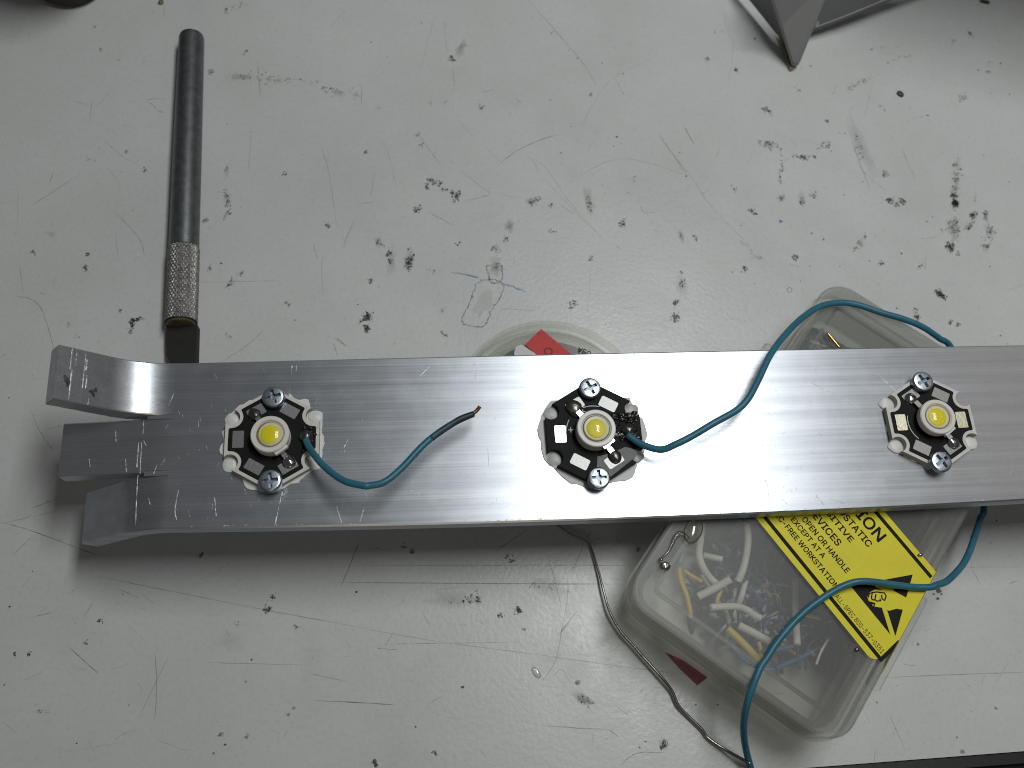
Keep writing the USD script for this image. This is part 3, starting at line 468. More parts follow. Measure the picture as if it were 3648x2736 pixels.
# wire scraps in the box, seen through the lid
def scrap(name, k, P, r, mat, label, zs=(6., 9.), group=None, z=None):
    n = len(P); zz = z if z is not None else np.linspace(zs[0], zs[1], n) + rng.uniform(-.6, .6, n)
    m = tube([at(k, *p, zq) for p, zq in zip(P, zz)], r, sides=8); t = obj(name, m, mat, smooth=True); tag(t, label, 'wire scrap'); return t
WS = (('M', [(1110, 190), (1090, 400), (1075, 560), (1120, 700), (1200, 820), (1290, 900)], .85, 'hooked white wire scrap left of the other white ones inside the clear box', (16, 13)),
      ('M', [(1620, 190), (1625, 400), (1600, 600), (1560, 750), (1510, 860)], .85, 'long gently curved white wire scrap next to the caution label inside the box', (17, 15)),
      ('M', [(1060, 1030), (1200, 960), (1330, 890), (1430, 830)], .9, 'straight white wire scrap slanting up towards the thin grey lead in the box', (14, 16)),
      ('M', [(1600, 850), (1560, 1000), (1520, 1110)], .7, 'short white wire scrap continuing below the long curved one in the box', (12, 12)),
      ('M', [(1480, 930), (1470, 1100), (1470, 1340)], .7, 'white wire scrap standing upright behind the bent one in the box', (10, 9)),
      ('M', [(1200, 1150), (1350, 1140), (1500, 1140), (1620, 1180), (1700, 1240), (1770, 1270)], .8, 'white wire scrap bent down at its right end inside the box', (15, 15)),
      ('M', [(1120, 560), (1250, 590), (1340, 610)], .75, 'short frayed white wire scrap touching the hooked one in the box', (12, 13)),
      ('M', [(1520, 1350), (1700, 1440), (1860, 1530)], .9, 'thick straight white wire scrap sloping down to the blue wire in the box', (13, 13)),
      ('N', [(505, 780), (510, 1100), (525, 1430)], .85, 'tall straight white wire scrap right of the blue wire inside the box', (10, 13)))
for k, P, r, lab_, zs in WS: scrap('white_wire_scrap', k, P, r, wire_white, lab_, zs)
yw = thing('yellow_wire_scrap', 'yellow wire scrap with a dark teal sleeved end inside the box', 'wire scrap')
obj('insulation', tube([at('M', *p, z) for p, z in zip(((850, 710), (870, 850), (930, 1000), (965, 1150), (982, 1265)), (17, 18, 18.5, 18, 17))], .6, sides=8), wire_yellow, yw, smooth=True)
obj('sleeve', tube([at('M', *p, z) for p, z in zip(((982, 1265), (985, 1340), (990, 1400), (994, 1450)), (17, 16.5, 16, 15.5))], [.85, .8, .6, .3], sides=8), wire_teal_dark, yw, smooth=True)
for k, P, r, lab_ in (('M', [(935, 390), (910, 460)], .55, 'tiny yellow wire bit just below the glue drip in the box'), ('M', [(900, 730), (1000, 800), (1110, 860)], .45, 'thin yellow wire scrap pointing at the hooked white one in the box'),
                      ('M', [(1330, 950), (1290, 1030), (1275, 1110)], .5, 'yellow wire bit between white scraps, above the bent white one'), ('O', [(390, 245), (500, 350), (600, 450), (720, 590)], .9, 'longest yellow wire scrap, running down to the blue wire in the box'),
                      ('O', [(700, 380), (722, 470), (735, 560)], .5, 'short upright yellow wire scrap beside the longest yellow one'), ('O', [(1150, 110), (1230, 130), (1310, 150)], .4, 'yellow wire bit right of the blue wire, near the label edge')):
    scrap('yellow_wire_scrap', k, P, r, wire_yellow, lab_, (13, 14))
for k, P, r, lab_, mt in (('O', [(430, 410), (550, 550), (680, 620), (860, 660)], .5, 'dark blue wire scrap curving along the lower wall of the box', wire_blue), ('O', [(870, 640), (1000, 580), (1100, 540), (1200, 485)], .5, 'blue wire scrap rising to the right of the blue wire in the box', wire_blue),
                          ('O', [(1440, 260), (1420, 290), (1385, 345)], .6, 'short blue wire bit near the lower label edge in the box', wire_blue), ('M', [(915, 470), (885, 560), (855, 660)], .5, 'pale blue wire scrap below the tiny yellow bit in the box', wire_pale),
                          ('O', [(730, 470), (900, 450), (1040, 420)], .5, 'level blue wire scrap crossing behind the hanging blue wire', wire_blue), ('O', [(1090, 440), (1080, 540), (1110, 640)], .35, 'thin dark wire scrap below the tall white one in the box', wire_dark),
                          ('M', [(1670, 755), (1560, 860), (1460, 915)], .4, 'thin dark grey lead with a bright tip inside the box', wire_dark), ('O', [(1385, 345), (1310, 480), (1265, 600)], .3, 'hair thin pale wire scrap near the lower label edge', wire_white),
                          ('P', [(770, 620), (752, 690), (775, 765)], .5, 'dark bent wire scrap beside the gold pin behind the bar', wire_dark), ('M', [(1640, 920), (1720, 1000), (1800, 1090)], .3, 'thin bright blue wire scrap left of the label in the box', wire_blue)):
    scrap('blue_wire_scrap' if mt in (wire_blue, wire_pale) else 'thin_wire_scrap', k, P, r, mt, lab_, (14, 14))
tag(obj('gold_pin', tube([at('P', *p, BH + .55) for p in ((820, 650), (880, 722), (945, 800))], .28, sides=8), gold_pin, smooth=True), 'thin gold wire pin on the box lid beside the bar edge', 'pin')
# the dense tangle of fine offcuts at the bottom of the box
tm, td = [], []
inner = Polygon([loc(at(k, *p, 6)) for k, p in (('N', (330, 100)), ('N', (1000, 60)), ('N', (1150, 900)), ('N', (900, 1500)), ('N', (420, 1420)), ('M', (1400, 1380)), ('M', (1180, 1080)), ('M', (1220, 620)), ('M', (1380, 330)))])
inner2 = Polygon([loc(at(k, *p, 6)) for k, p in (('P', (950, 420)), ('P', (1330, 620)), ('P', (1300, 900)), ('P', (560, 900)), ('P', (620, 700)))])
tang_cols = [(.04, .06, .12), (.05, .07, .11), (.10, .14, .22), (.04, .10, .26), (.28, .30, .33), (.03, .03, .035), (.55, .54, .52), (.4, .3, .05)]
for pol, N_ in ((inner, 760), (inner2, 60)):
    x0, y0, x1, y1 = pol.bounds
    for i in range(N_):
        while True:
            p = np.array([rng.uniform(x0, x1), rng.uniform(y0, y1)])
            if pol.contains(Point(p)): break
        a = rng.uniform(0, 2 * math.pi); l = rng.uniform(5, 16); cv = rng.normal(0, .9); pts = []
        for s in np.linspace(-.5, .5, 5):
            aa = a + cv * s; pts.append([p[0] + l * s * math.cos(aa), p[1] + l * s * math.sin(aa), 1.8 + rng.uniform(0, 8.5 if N_ > 100 else 3.)])
        pts = [[min(max(q[0], 4), BL - 4), min(max(q[1], -BW + 4), -4), q[2]] for q in pts]
        t = tube(pts, rng.uniform(.2, .62), 3, 5); tm.append(t); td.append(np.tile(tang_cols[rng.choice(8, p=[.2, .15, .13, .15, .11, .08, .13, .05])], (len(t.vertices), 1)))
offm = usdkit.material(stage, L_ + 'offcuts', {'c': ('attribute', {'attribute': 'tint'}), 'p': ('principled_bsdf', {'roughness': .45})}, [('c.color', 'p.base_color')], surface='p.BSDF')
tt = cat_(tm); v = tt.vertices.copy(); w = c1[:2] + np.outer(v[:, 0], ax) - np.outer(v[:, 1], ay)
off = obj('wire_offcuts', trimesh.Trimesh(np.c_[w, v[:, 2]], tt.faces, process=False), offm, smooth=True, tint=np.vstack(td))
tag(off, 'dark bluish tangle of fine wire offcuts on the bottom of the box', 'wire offcuts', kind='stuff')
# red tape corner sticking out beneath the box
rp = [at('I', *p)[:2] for p in ((40, 960), (135, 1065), (232, 1157), (292, 1110), (150, 1010))]
tag(obj('red_tape', prism(Polygon(rp), .25, .06), red_dark, smooth=False), 'dark red tape corner sticking out below the clear box', 'tape')
# solder splash on the lid
sm = trimesh.creation.icosphere(2, 1.); sm.vertices *= (1 + .35 * (meshkit.noise(sm.vertices * 2.2 + 9) - .5))[:, None] * np.array([1.15, 1.0, .5])
sp_ = at('M', 690, 685, BH); sm.apply_translation([sp_[0], sp_[1], BH + .35]); s2 = trimesh.creation.icosphere(2, .55); q = at('M', 640, 620, BH); s2.apply_translation([q[0], q[1], BH + .4])
tag(obj('solder_splash', cat_([sm, s2]), solder, smooth=25), 'bright star shaped solder splash on the clear lid below the glue drip', 'solder')
for p, lb_, m_ in ((at('N', 1730, 548, BH), 'small shiny solder ball on the edge of the yellow label', solder), (at('N', 1108, 1478, BH), 'tiny grey solder crumb on the lid left of the label corner', solder_dull)):
    b_ = trimesh.creation.icosphere(2, .48); b_.vertices *= [1.2, .9, .7]; b_.apply_translation([p[0], p[1], BH + .35]); tag(obj('solder_ball', b_, m_, smooth=True), lb_, 'solder')

# ------------------------------------------------------------------ round clear dish behind the bar
dc = np.array([9.16, -8.57]); dr = 23.97
dish = thing('round_dish', 'round clear plastic dish with a red sticker half hidden under the bar', 'plastic dish', (dc[0], dc[1], 0), 0)
obj('dish_base', lathe([(0, .3), (dr - 2.9, .3), (dr - 2.9, 4.6), (dr - 3.6, 4.6), (dr - 3.6, 1.2), (0, 1.2), (0, .3)], 96), dish_mat, dish)
obj('dish_lid', lathe([(0, 5.0), (dr - .6, 5.0), (dr - .6, 1.0), (dr, 1.0), (dr, 5.6), (dr - .3, 6.0), (dr - 3.2, 6.0), (dr - 3.7, 5.55), (0, 5.55), (0, 5.0)], 96), dish_mat, dish)
def dl(x, y, z=5.6): return at('Q', x, y, z)[:2] - dc
obj('lid_disc', lathe([(0, 4.6), (dr - 5.6, 4.6), (dr - 5.6, 4.95), (0, 4.95), (0, 4.6)], 72), veil('lid_disc', (.30, .30, .27), .3, .4, 1.4, .5, .3), dish)
k0, k1, k2 = dl(1060, 190), dl(848, 400), dl(1430, 500)
rl = obj('red_sticker', prism(Polygon([k0, k1, k1 + (k2 - k0) * 1.5, k0 + (k2 - k0) * 1.5]), .08, 5.62), red_card, dish, smooth=False)
obj('printed_ring', prism(Point(dl(1155, 490)).buffer(1.15).difference(Point(dl(1155, 490)).buffer(.75)), .03, 5.705), ink_red, rl, smooth=False)
obj('paper_scrap', prism(Polygon([dl(735, 420), dl(800, 395), dl(850, 425), dl(930, 480), dl(1010, 520), dl(1000, 640), dl(720, 640), dl(705, 500)]), .06, 5.56), paper_scrap, dish, smooth=False)
tx = meshkit.text_mesh('USA', 1.35, .05, True); A, B = dl(1555, 425), dl(1730, 497)
td_ = (A - B) / np.linalg.norm(A - B); tn_ = np.array([-td_[1], td_[0]]); kk = np.linalg.norm(A - B) / tx.bounds[1, 0] * 1.0
vv = tx.vertices; tw = B + np.outer(vv[:, 0] * kk, td_) + np.outer(vv[:, 1], tn_)
obj('lettering', trimesh.Trimesh(np.c_[tw, 5.6 + vv[:, 2]], tx.faces, process=False), ink, dish, smooth=False)

# ------------------------------------------------------------------ knurled tool handle
ka, kb = at('A', 1162, 215, 4.), at('D', 1098, 430, 4.)
kd = (kb - ka)[:2]; KL = np.linalg.norm(kd); kd /= KL
tool = thing('tool_handle', 'dark steel knurled tool handle lying beside the bar end', 'tool handle', (kb[0], kb[1], 0), math.degrees(math.atan2(kd[1], kd[0])) - 90 + 180)
# local: y runs up the handle away from the bar, z up
R1, R2 = 3.78, 4.0
KN = np.linalg.norm(at('D', 1098, 430, 4.) - at('A', 1125, 1510, 4.))
def along(prof, n=48):
    m = lathe(prof, n); m.apply_transform(trimesh.transformations.rotation_matrix(-math.pi / 2, [1, 0, 0])); m.apply_translation([0, 0, R2]); return m
obj('barrel', along([(0, KN), (R1 - .15, KN), (R1, KN + .2), (R1 - .1, KN + 30), (R1 - .35, KL - 1.2), (R1 - .6, KL - .35), (R1 - 1.2, KL), (0, KL)], 64), steel_dark, tool)
# knurled sleeve: real crossed grooves
nu, nv = 192, 150
th = np.arange(nu) * 2 * np.pi / nu; yy = np.linspace(.15, KN - .05, nv); T_, Y_ = np.meshgrid(th, yy)
kn = 26; a_ = kn * T_ + Y_ * (kn / R2) * .62; b2 = kn * T_ - Y_ * (kn / R2) * .62
hgt = np.minimum(np.abs(((a_ / (2 * np.pi)) % 1) - .5), np.abs(((b2 / (2 * np.pi)) % 1) - .5)) * 2
rad = R2 - .28 + .28 * np.clip(hgt * 1.6, 0, 1) + .05 * (meshkit.noise(np.stack([np.cos(T_) * 3, np.sin(T_) * 3, Y_ * .8], -1)) - .5)
V = np.stack([rad * np.cos(T_), Y_, rad * np.sin(T_) + R2], -1).reshape(-1, 3); I = np.arange(nu * nv).reshape(nv, nu); J = np.roll(I, -1, 1)
F = np.vstack([np.c_[I[:-1].ravel(), I[1:].ravel(), J[1:].ravel()], np.c_[I[:-1].ravel(), J[1:].ravel(), J[:-1].ravel()]])
obj('knurled_grip', trimesh.Trimesh(V, F, process=False), steel_knurl, tool, smooth=False)
obj('grip_end', along([(0, .0), (R2 - .35, .0), (R2 - .12, .14), (R2 - .12, .3), (0, .3)], 48), black_rough, tool)
obj('brass_core', along([(0, -.45), (3.2, -.4), (3.55, -.1), (3.55, .02), (0, .02)], 40), olive, tool)
bl_ = prism(Polygon([(-3.75, .0), (3.75, .0), (3.75, -10.5), (-1.5, -10.5), (-3.3, -8.6), (-3.6, -4.6)]), 3.4, .05)
obj('blade_stub', bl_, black_rough, tool, smooth=False)

# ------------------------------------------------------------------ aluminium bar with three cut tabs
bo, bt = un(340 * 1.6492, 785 * 1.6492, 27), un(2212 * 1.6492, 745 * 1.6492, 27)
bu = (bt - bo)[:2] / np.linalg.norm((bt - bo)[:2]); bv = np.array([-bu[1], bu[0]])
BA = math.degrees(math.atan2(bu[1], bu[0])); BWID, BT = 37.2, 4.2
bar = thing('aluminium_bar', 'wide brushed aluminium bar with three cut tabs at its left end', 'aluminium bar', (bo[0], bo[1], 27), BA)
def BLo(p): d = np.asarray(p)[:2] - bo[:2]; return np.array([d @ bu, d @ bv])
def ribbon(path, v0, v1, ch=.35):
    """bar stock along path [(u, z, slope angle)] between v0 and v1 with softened long edges"""
    sec = [(v0 + ch, 0), (v1 - ch * 1, 0), (v1, -ch), (v1, -BT + ch), (v1 - ch, -BT), (v0 + ch, -BT), (v0, -BT + ch), (v0, -ch)]
    V, F = [], []
    for u, z, a in path:
        nx, nz = -math.sin(a), math.cos(a)
        t = min(max((u - 4) / 203., 0), 1); bow = 4 * t * (1 - t)                 # long edges bowed to stand in for lens distortion
        for v, d in sec: V.append([u + nx * d, v + (-1.35 * bow if v < v0 + 1 and v0 < -30 else .25 * bow if v > v1 - 1 and v1 > -1 else 0), z + nz * d])
    n = len(sec)
    for i in range(len(path) - 1):
        for j in range(n):
            k = (j + 1) % n; p, q, r, s = i * n + j, i * n + k, (i + 1) * n + k, (i + 1) * n + j; F += [[p, q, r], [p, r, s]]
    e = (len(path) - 1) * n
    for j in range(1, n - 1): F += [[0, j + 1, j], [e, e + j, e + j + 1]]
    m = trimesh.Trimesh(V, F, process=False); m.fix_normals(); return m
def bend(u0, total, ang, Rb, sign, n=14):
    """path to the left from u0: an arc of radius Rb through ang, then straight"""
    pts = [(u0, 0., 0.)]; L = Rb * ang
    for t in np.linspace(0, 1, n)[1:]:
        a = ang * t; pts.append((u0 - Rb * math.sin(a), sign * Rb * (1 - math.cos(a)), -sign * a))
    rest = total - L; u, z, a = pts[-1]
    for t in (.34, .67, 1.): pts.append((u - rest * t * math.cos(ang), z + sign * rest * t * math.sin(ang), a))
    return pts
obj('plate', ribbon([(u_, 0, 0) for u_ in np.r_[4., np.linspace(14, 206, 25), 260]], -BWID, 0), alu, bar, smooth=25)
U0 = 4.0
t_up = obj('tab', ribbon(bend(U0, 24.6, math.radians(40), 19., 1), -12.1, 0, .25), alu, bar, smooth=35); tag(t_up, 'upper tab bent upwards')
t_md = obj('tab', ribbon(bend(U0, 23.2, math.radians(4), 60., -1), -24.8, -12.9, .3), alu, bar, smooth=35); tag(t_md, 'flat middle tab')
t_lo = obj('tab', ribbon(bend(U0, 24.2, math.radians(38), 15., -1), -BWID, -25.6, .3), alu, bar, smooth=35); tag(t_lo, 'lower tab bent down')
# web between the saw cuts and the bend line, so that the cuts end where the photograph shows it
obj('cut_root', cat_([box(-1.2, 4.02, -13.0, -12.0, -BT + .3, -.012), box(-1.0, 4.02, -25.7, -24.7, -BT + .3, -.012)]), alu, bar, smooth=False)
# sawn sides of the tabs
def sawn(path, v):
    V, F = [], []
    for i, (u, z, a) in enumerate(path):
        nx, nz = -math.sin(a), math.cos(a)
        for d in (-.15, -BT + .15): V.append([u + nx * d, v + .04 * rng.normal(), z + nz * d])
    for i in range(len(path) - 1): p = 2 * i; F += [[p, p + 1, p + 3], [p, p + 3, p + 2]]
    return trimesh.Trimesh(V, F, process=False)
dense = lambda P: [tuple(np.array(a) + (np.array(b) - np.array(a)) * t) for a, b in zip(P[:-1], P[1:]) for t in (0, .5)] + [P[-1]]
obj('sawn_edge', sawn(dense(bend(U0, 24.5, math.radians(40), 19., 1)[4:]), -12.16), alu_cut, t_up, smooth=False)
# score and tool marks: thin raised burrs of bare metal
def burr(P, w, z=.02): 
    P = np.asarray(P, float); Q = spline(np.c_[P, np.zeros(len(P))], 6) if len(P) > 2 else np.array([np.r_[P[0] + (P[1] - P[0]) * t, 0] for t in np.linspace(0, 1, 9)])
    T = np.gradient(Q[:, :2], axis=0); T /= np.linalg.norm(T, axis=1)[:, None] + 1e-9; N = np.c_[-T[:, 1], T[:, 0]]; n = len(Q)
    ww = w * rng.uniform(.35, 1.1, n); V = np.zeros((3 * n, 3)); V[:n, :2] = Q[:, :2] - N * ww[:, None] / 2; V[n:2 * n, :2] = Q[:, :2]; V[2 * n:, :2] = Q[:, :2] + N * ww[:, None] / 2
    V[:, 2] = z * .15; V[n:2 * n, 2] = z + .02 * rng.uniform(0, 1, n); F = []
    for i in range(n - 1):
        for o in (0, n): F += [[o + i, o + i + 1, o + n + i + 1], [o + i, o + n + i + 1, o + n + i]]
    return trimesh.Trimesh(V, F, process=False)
bs = []
BSC = {'D': ([(1055, 850), (1020, 930)], [(1020, 1040), (1005, 1065)], [(1020, 780), (1015, 830)], [(950, 1290), (930, 1340)], [(1770, 682), (1765, 735)], [(1795, 682), (1795, 715)], [(1710, 1450), (1690, 1540), (1665, 1650)], [(870, 1140), (885, 1170)], [(1080, 1440), (1060, 1560), (1070, 1620)], [(1000, 1250), (975, 1290)], [(1300, 1480), (1310, 1600)], [(900, 1490), (910, 1530)], [(2110, 1160), (2070, 1240)],
             [(2040, 1540), (2070, 1640)], [(2200, 1560), (2180, 1630)], [(1140, 1560), (1150, 1600)], [(835, 1350), (832, 1400), (828, 1470), (820, 1650)], [(858, 1150), (852, 1250), (848, 1340)], [(870, 1010), (866, 1100)], [(840, 1150), (828, 1300)], [(1070, 1230), (1090, 1250)], [(540, 1250), (545, 1300)], [(700, 1080), (702, 1150)], [(760, 1250), (765, 1330)], [(1205, 1190), (1210, 1200)]),
       'F': ([(900, 775), (990, 825), (1080, 870)], [(1140, 905), (1230, 970), (1320, 1035)], [(1325, 735), (1440, 840)], [(640, 1370), (660, 1420), (660, 1480)], [(960, 1090), (985, 1110)], [(1140, 1070), (1150, 1100)], [(950, 1470), (1000, 1530)], [(1030, 1490), (1120, 1520)], [(1080, 580), (1140, 610)], [(1470, 655), (1500, 685)], [(1280, 1320), (1300, 1340)], [(1190, 1295), (1220, 1305)], [(1100, 1330), (1130, 1330)], [(1370, 1370), (1410, 1385)], [(1090, 950), (1120, 985)]),
       'E': ([(70, 1130), (20, 1220)], [(915, 1180), (920, 1290)], [(455, 1380), (450, 1470)], [(500, 1420), (490, 1480)], [(0, 1560), (30, 1640)], [(165, 1550), (140, 1630)], [(790, 1350), (792, 1355)], [(510, 660), (520, 740)], [(345, 1585), (346, 1600)], [(560, 690), (500, 750)])}
for k, Ls in BSC.items():
    for P in Ls: bs.append(burr([BLo(at(k, *p, 27)) for p in P], rng.uniform(.12, .3)))
for i in range(330):
    p = BLo(un(rng.uniform(500, 3600), rng.uniform(1270, 1860), 27))
    if not (5 < p[0] and -BWID + .5 < p[1] < -.6): continue
    l = rng.lognormal(-.3, .6) * (1.2 if p[0] < 60 else .8); a = rng.normal(math.pi / 2, .5) if rng.random() < .75 else rng.uniform(0, 3)
    q = p + l * np.array([math.cos(a), math.sin(a)])
    if -BWID + .4 < q[1] < -.4 and q[0] > 5: bs.append(burr([p, q], rng.uniform(.05, .14), .012))
for i in range(90):                                               # nicks along the lower long edge
    u = rng.uniform(6, 200); w_ = rng.uniform(.15, .8); t = (u - 4) / 203; eb_ = -BWID - 1.35 * 4 * t * (1 - t); bs.append(burr([(u, eb_ + rng.uniform(.35, .55)), (u + w_, eb_ + rng.uniform(.4, .7))], rng.uniform(.1, .3)))
tag(obj('scratches', cat_(bs), alu_scr, bar, smooth=False), kind='stuff')
# clamp marks across the raised tab
up = bend(U0, 24.5, math.radians(40), 19., 1)
def on_up(s, v, h=.03):
    P = np.array(up); d = np.r_[0, np.cumsum(np.hypot(*np.diff(P[:, :2], axis=0).T))]; u, z, a = [np.interp(s, d, P[:, i]) for i in range(3)]
    return np.array([u - math.sin(a) * h, v, z + math.cos(a) * h])
dg = []
for s, v0, v1, w in ((21.9, -.3, -5, .35), (21.5, -5, -11.8, .45), (20.9, -1., -4, .2), (19., -.8, -8.5, .28), (18.6, -2., -4.5, .5), (18.3, -5.5, -8.5, .4), (17.5, -10.5, -12, .25)):
    n = 12; P0 = [on_up(s + rng.normal(0, .06), v, .02) for v in np.linspace(v0, v1, n)]
    V = []; F = []
    for p, v in zip(P0, np.linspace(v0, v1, n)):
        ww = w * rng.uniform(.3, 1.); V += [on_up(s - ww / 2 + rng.normal(0, .05), v, .012), on_up(s, v, .06), on_up(s + ww / 2, v, .012)]
    for i in range(n - 1):
        for o in (0, 1): a = 3 * i + o; F += [[a, a + 1, a + 4], [a, a + 4, a + 3]]
    dg.append(trimesh.Trimesh(V, F, process=False))
obj('clamp_mark', cat_(dg), alu_scr, t_up, smooth=False)
dk = Film()
for s, v, r in ((16.9, -9.0, .55), (16.2, -8.4, .45), (16.5, -9.6, .4), (22.3, -7.6, .6), (21.9, -8.3, .5), (22.8, -6.8, .35), (17.4, -8.9, .3)):
    m = 8; P = [on_up(s, v, .03)] + [on_up(s + r * rng.uniform(.6, 1.2) * math.cos(a), v + r * 1.4 * rng.uniform(.6, 1.2) * math.sin(a), .02) for a in np.arange(m) * 2 * np.pi / m]
    dk.add(P, [[0, i + 1, (i + 1) % m + 1] for i in range(m)], [.9] + [.5] * m, DK)
dk.build('dent', t_up)

# ------------------------------------------------------------------ LED star boards, paste, screws
def hexa(r): return Polygon([(r * math.cos(math.radians(a)) / math.cos(math.pi / 6), r * math.sin(math.radians(a)) / math.cos(math.pi / 6)) for a in range(30, 390, 60)])
def star_outline(fl=10., nr=1.75, nc=10.1):
    h = hexa(fl)
    for a in range(30, 390, 60):
        c = Point(nc * math.cos(math.radians(a)), nc * math.sin(math.radians(a))); h = h.difference(c.buffer(nr, quad_segs=8)).difference(LineString([c, (c.x * 1.5, c.y * 1.5)]).buffer(nr * .92, cap_style=2))
    return max(getattr(h, 'geoms', [h]), key=lambda q: q.area).buffer(.12).buffer(-.12)
def wob_disc(r, amp, n=90, seed=0, fr=5.):
    a = np.arange(n) * 2 * np.pi / n; rr = r + amp * 2 * (meshkit.fbm(np.stack([np.cos(a) * fr, np.sin(a) * fr, 0 * a + seed * 3.1], -1), 3, seed) - .5)
    return Polygon(np.c_[rr * np.cos(a), rr * np.sin(a)])
def dab(x, y, r, h, asp=1., seed=0):
    m = trimesh.creation.icosphere(3, 1.); m.vertices *= (1 + .25 * (meshkit.noise(m.vertices * 1.6 + seed * 7) - .5))[:, None] * np.array([r, r * asp, h]); m.apply_translation([x, y, 0]); return m
def led(scr_top, scr_bot, label, black=False, s=1.0, wire_pad=0, seed=0):
    A, B = at(*scr_top, 29.2), at(*scr_bot, 29.2); c = (A + B) / 2; d = (A - B)[:2]; rz = math.degrees(math.atan2(d[1], d[0])) - 90
    t = thing('led_board', label, 'LED board', (c[0], c[1], 27), rz)
    def P(n, m, mat, par=None, smooth=35):
        m = m.copy(); m.apply_scale([s, s, 1.]); return obj(n, m, mat, par or t, smooth)
    z0 = .3; so = star_outline()
    pst = wob_disc(10.9 if not black else 11.3, 1.1, seed=seed).difference(affinity.translate(sbox(-20, 8, 20, 30) if seed != 0 else sbox(-3, 10, 3, 30), 0, 0))
    if seed == 2: pst = wob_disc(10.3, 1.2, seed=seed).difference(sbox(1, -30, 30, 30))
    pm = [prism(pst, .26, .01)]
    for i, a in enumerate((30, 150, 210, 330)):
        if seed == 2 and a == 30: continue
        ca, sa = math.cos(math.radians(a)), math.sin(math.radians(a)); rr = 10.0 + (.25 if not black else -.1); dm = dab(rr * ca, rr * sa, 1.7, .6 if not black else .5, .97, seed * 5 + i); dm.apply_translation([0, 0, .12]); pm.append(dm)
    P('thermal_paste', cat_(pm), paste_gray if black else paste)
    bd = P('circuit_board', prism(so, 1.5, z0), black_mask if black else edge_board, smooth=False)
    zt = z0 + 1.5
    if not black: P('white_layer', prism(so.buffer(-.02), .07, zt), white_board, bd, smooth=False); zt += .07
    mk = so.buffer(-.72 if not black else -.1, join_style=1).buffer(-.4).buffer(.4)
    if black: mk = so.buffer(-.08)
    P('solder_mask', prism(mk, .05, zt), black_mask, bd, smooth=False); zt += .05
    for i, a in enumerate((0, 60, 120, 180, 240, 300)):
        if a == wire_pad: continue
        r_ = rrect(5.95, 8.35, -1.9, 1.9, .15 if not black else .35); r_ = affinity.rotate(r_, a, origin=(0, 0))
        P('solder_pad', prism(r_, .06, zt), (gold if (black and a == 180) or (seed == 2 and a in (0, 180)) else tin), smooth=False)
    # emitter package
    H = 3.3; hm = housing2 if black else housing
    P('emitter_base', lathe([(0, zt + .02), (4.05, zt + .02), (4.05, zt + 1.2), (0, zt + 1.2)], 48), black_mask if seed == 2 else hm)
    hs = P('emitter_housing', lathe([(2.0, zt + 1.2), (4.0, zt + 1.2), (4.08, zt + H - .25), (3.9, zt + H), (3.2, zt + H), (3.05, zt + H - .12), (2.95, zt + H - .4), (2.0, zt + H - .45), (2.0, zt + 1.2)], 56), hm)
    nt = affinity.rotate(rrect(3.3, 4.5, -1.55, 1.55, .15), -55, origin=(0, 0)); P('housing_notch', bevel_prism(nt, .95, zt + H - 1.5, .12), silver_lead if black else hm, hs)
    P('phosphor', lathe([(0, zt + H - .18), (1.2, zt + H - .2), (1.85, zt + H - .28), (2.05, zt + H - .38), (2.05, zt + H - .46), (0, zt + H - .46)], 48), phosphor)
    P('lens', lathe([(2.88, zt + H - .38), (2.8, zt + H - .1), (2.5, zt + H + .22), (2., zt + H + .45), (1.2, zt + H + .66), (.5, zt + H + .75), (0, zt + H + .77)], 48), lens)
    for a in (125, -55):
        ld_ = cat_([box(3.6, 5.6, -.55, .55, zt + .75, zt + .95), box(5.4, 5.6, -.55, .55, zt + .1, zt + .8), box(5.5, 6.9, -.55, .55, zt + .07, zt + .27)])
        ld_.apply_transform(trimesh.transformations.rotation_matrix(math.radians(a), [0, 0, 1])); lo = P('lead', ld_, silver_lead, smooth=False)
        ca, sa = math.cos(math.radians(a)), math.sin(math.radians(a)); sd = dab(0, 0, 1.55 if not (black and a > 0) else 2.0, .8, .85, seed * 3 + (a > 0)); sd.apply_transform(trimesh.transformations.rotation_matrix(math.radians(a), [0, 0, 1])); sd.apply_translation([6.6 * ca, 6.6 * sa, zt + .25])
        P('solder_blob', sd, solder if not black and not (seed == 0 and a > 0) else solder_dull, lo, smooth=True)
    if seed != 2:
        P('wire_solder', cat_([(lambda q: (q.apply_translation([7.2, .2, zt + .35]), q)[1])(dab(0, 0, 1.5, 1.0, .9, 11 + seed)), (lambda q: (q.apply_translation([7.6, -.9, zt + .3]), q)[1])(dab(0, 0, .8, .7, 1., 13 + seed))]), solder_dull, smooth=True)
        fx = []
        for i in range(70 if black else 9):
            q = dab(0, 0, rng.uniform(.25, .75), rng.uniform(.15, .5), rng.uniform(.6, 1), 20 + i); q.apply_translation([rng.uniform(4.4, 9.3) if black else rng.uniform(6.5, 9), rng.uniform(-2., 4.2) if black else rng.normal(.4, 1.2), zt + .1]); fx.append(q)
        P('flux_residue', cat_(fx), flux, smooth=True)
    if black:
        P('flux_film', prism(Polygon([(-.5, -9.2), (.2, -5.2), (3.2, -4.6), (6.2, -3.4), (9, -4.3), (8.2, -5.6), (2.6, -9.6)]), .02, zt + .01), flux_film, bd, smooth=False)
    # printed plus marks and arcs
    pr = []
    arc = lambda r, a0, a1: LineString([(r * math.cos(math.radians(a)), r * math.sin(math.radians(a))) for a in np.linspace(a0, a1, 12)]).buffer(.09)
    if black:
        pr = [arc(5.9, 75, 108), arc(5.9, 150, 175)]
        for x, y in ((-2.0, 4.7), (-4.9, .8)): pr += [LineString([(x - .5, y), (x + .5, y)]).buffer(.09), LineString([(x, y - .5), (x, y + .5)]).buffer(.09)]
    elif seed == 2: pr = [arc(5.6, 165, 225)]
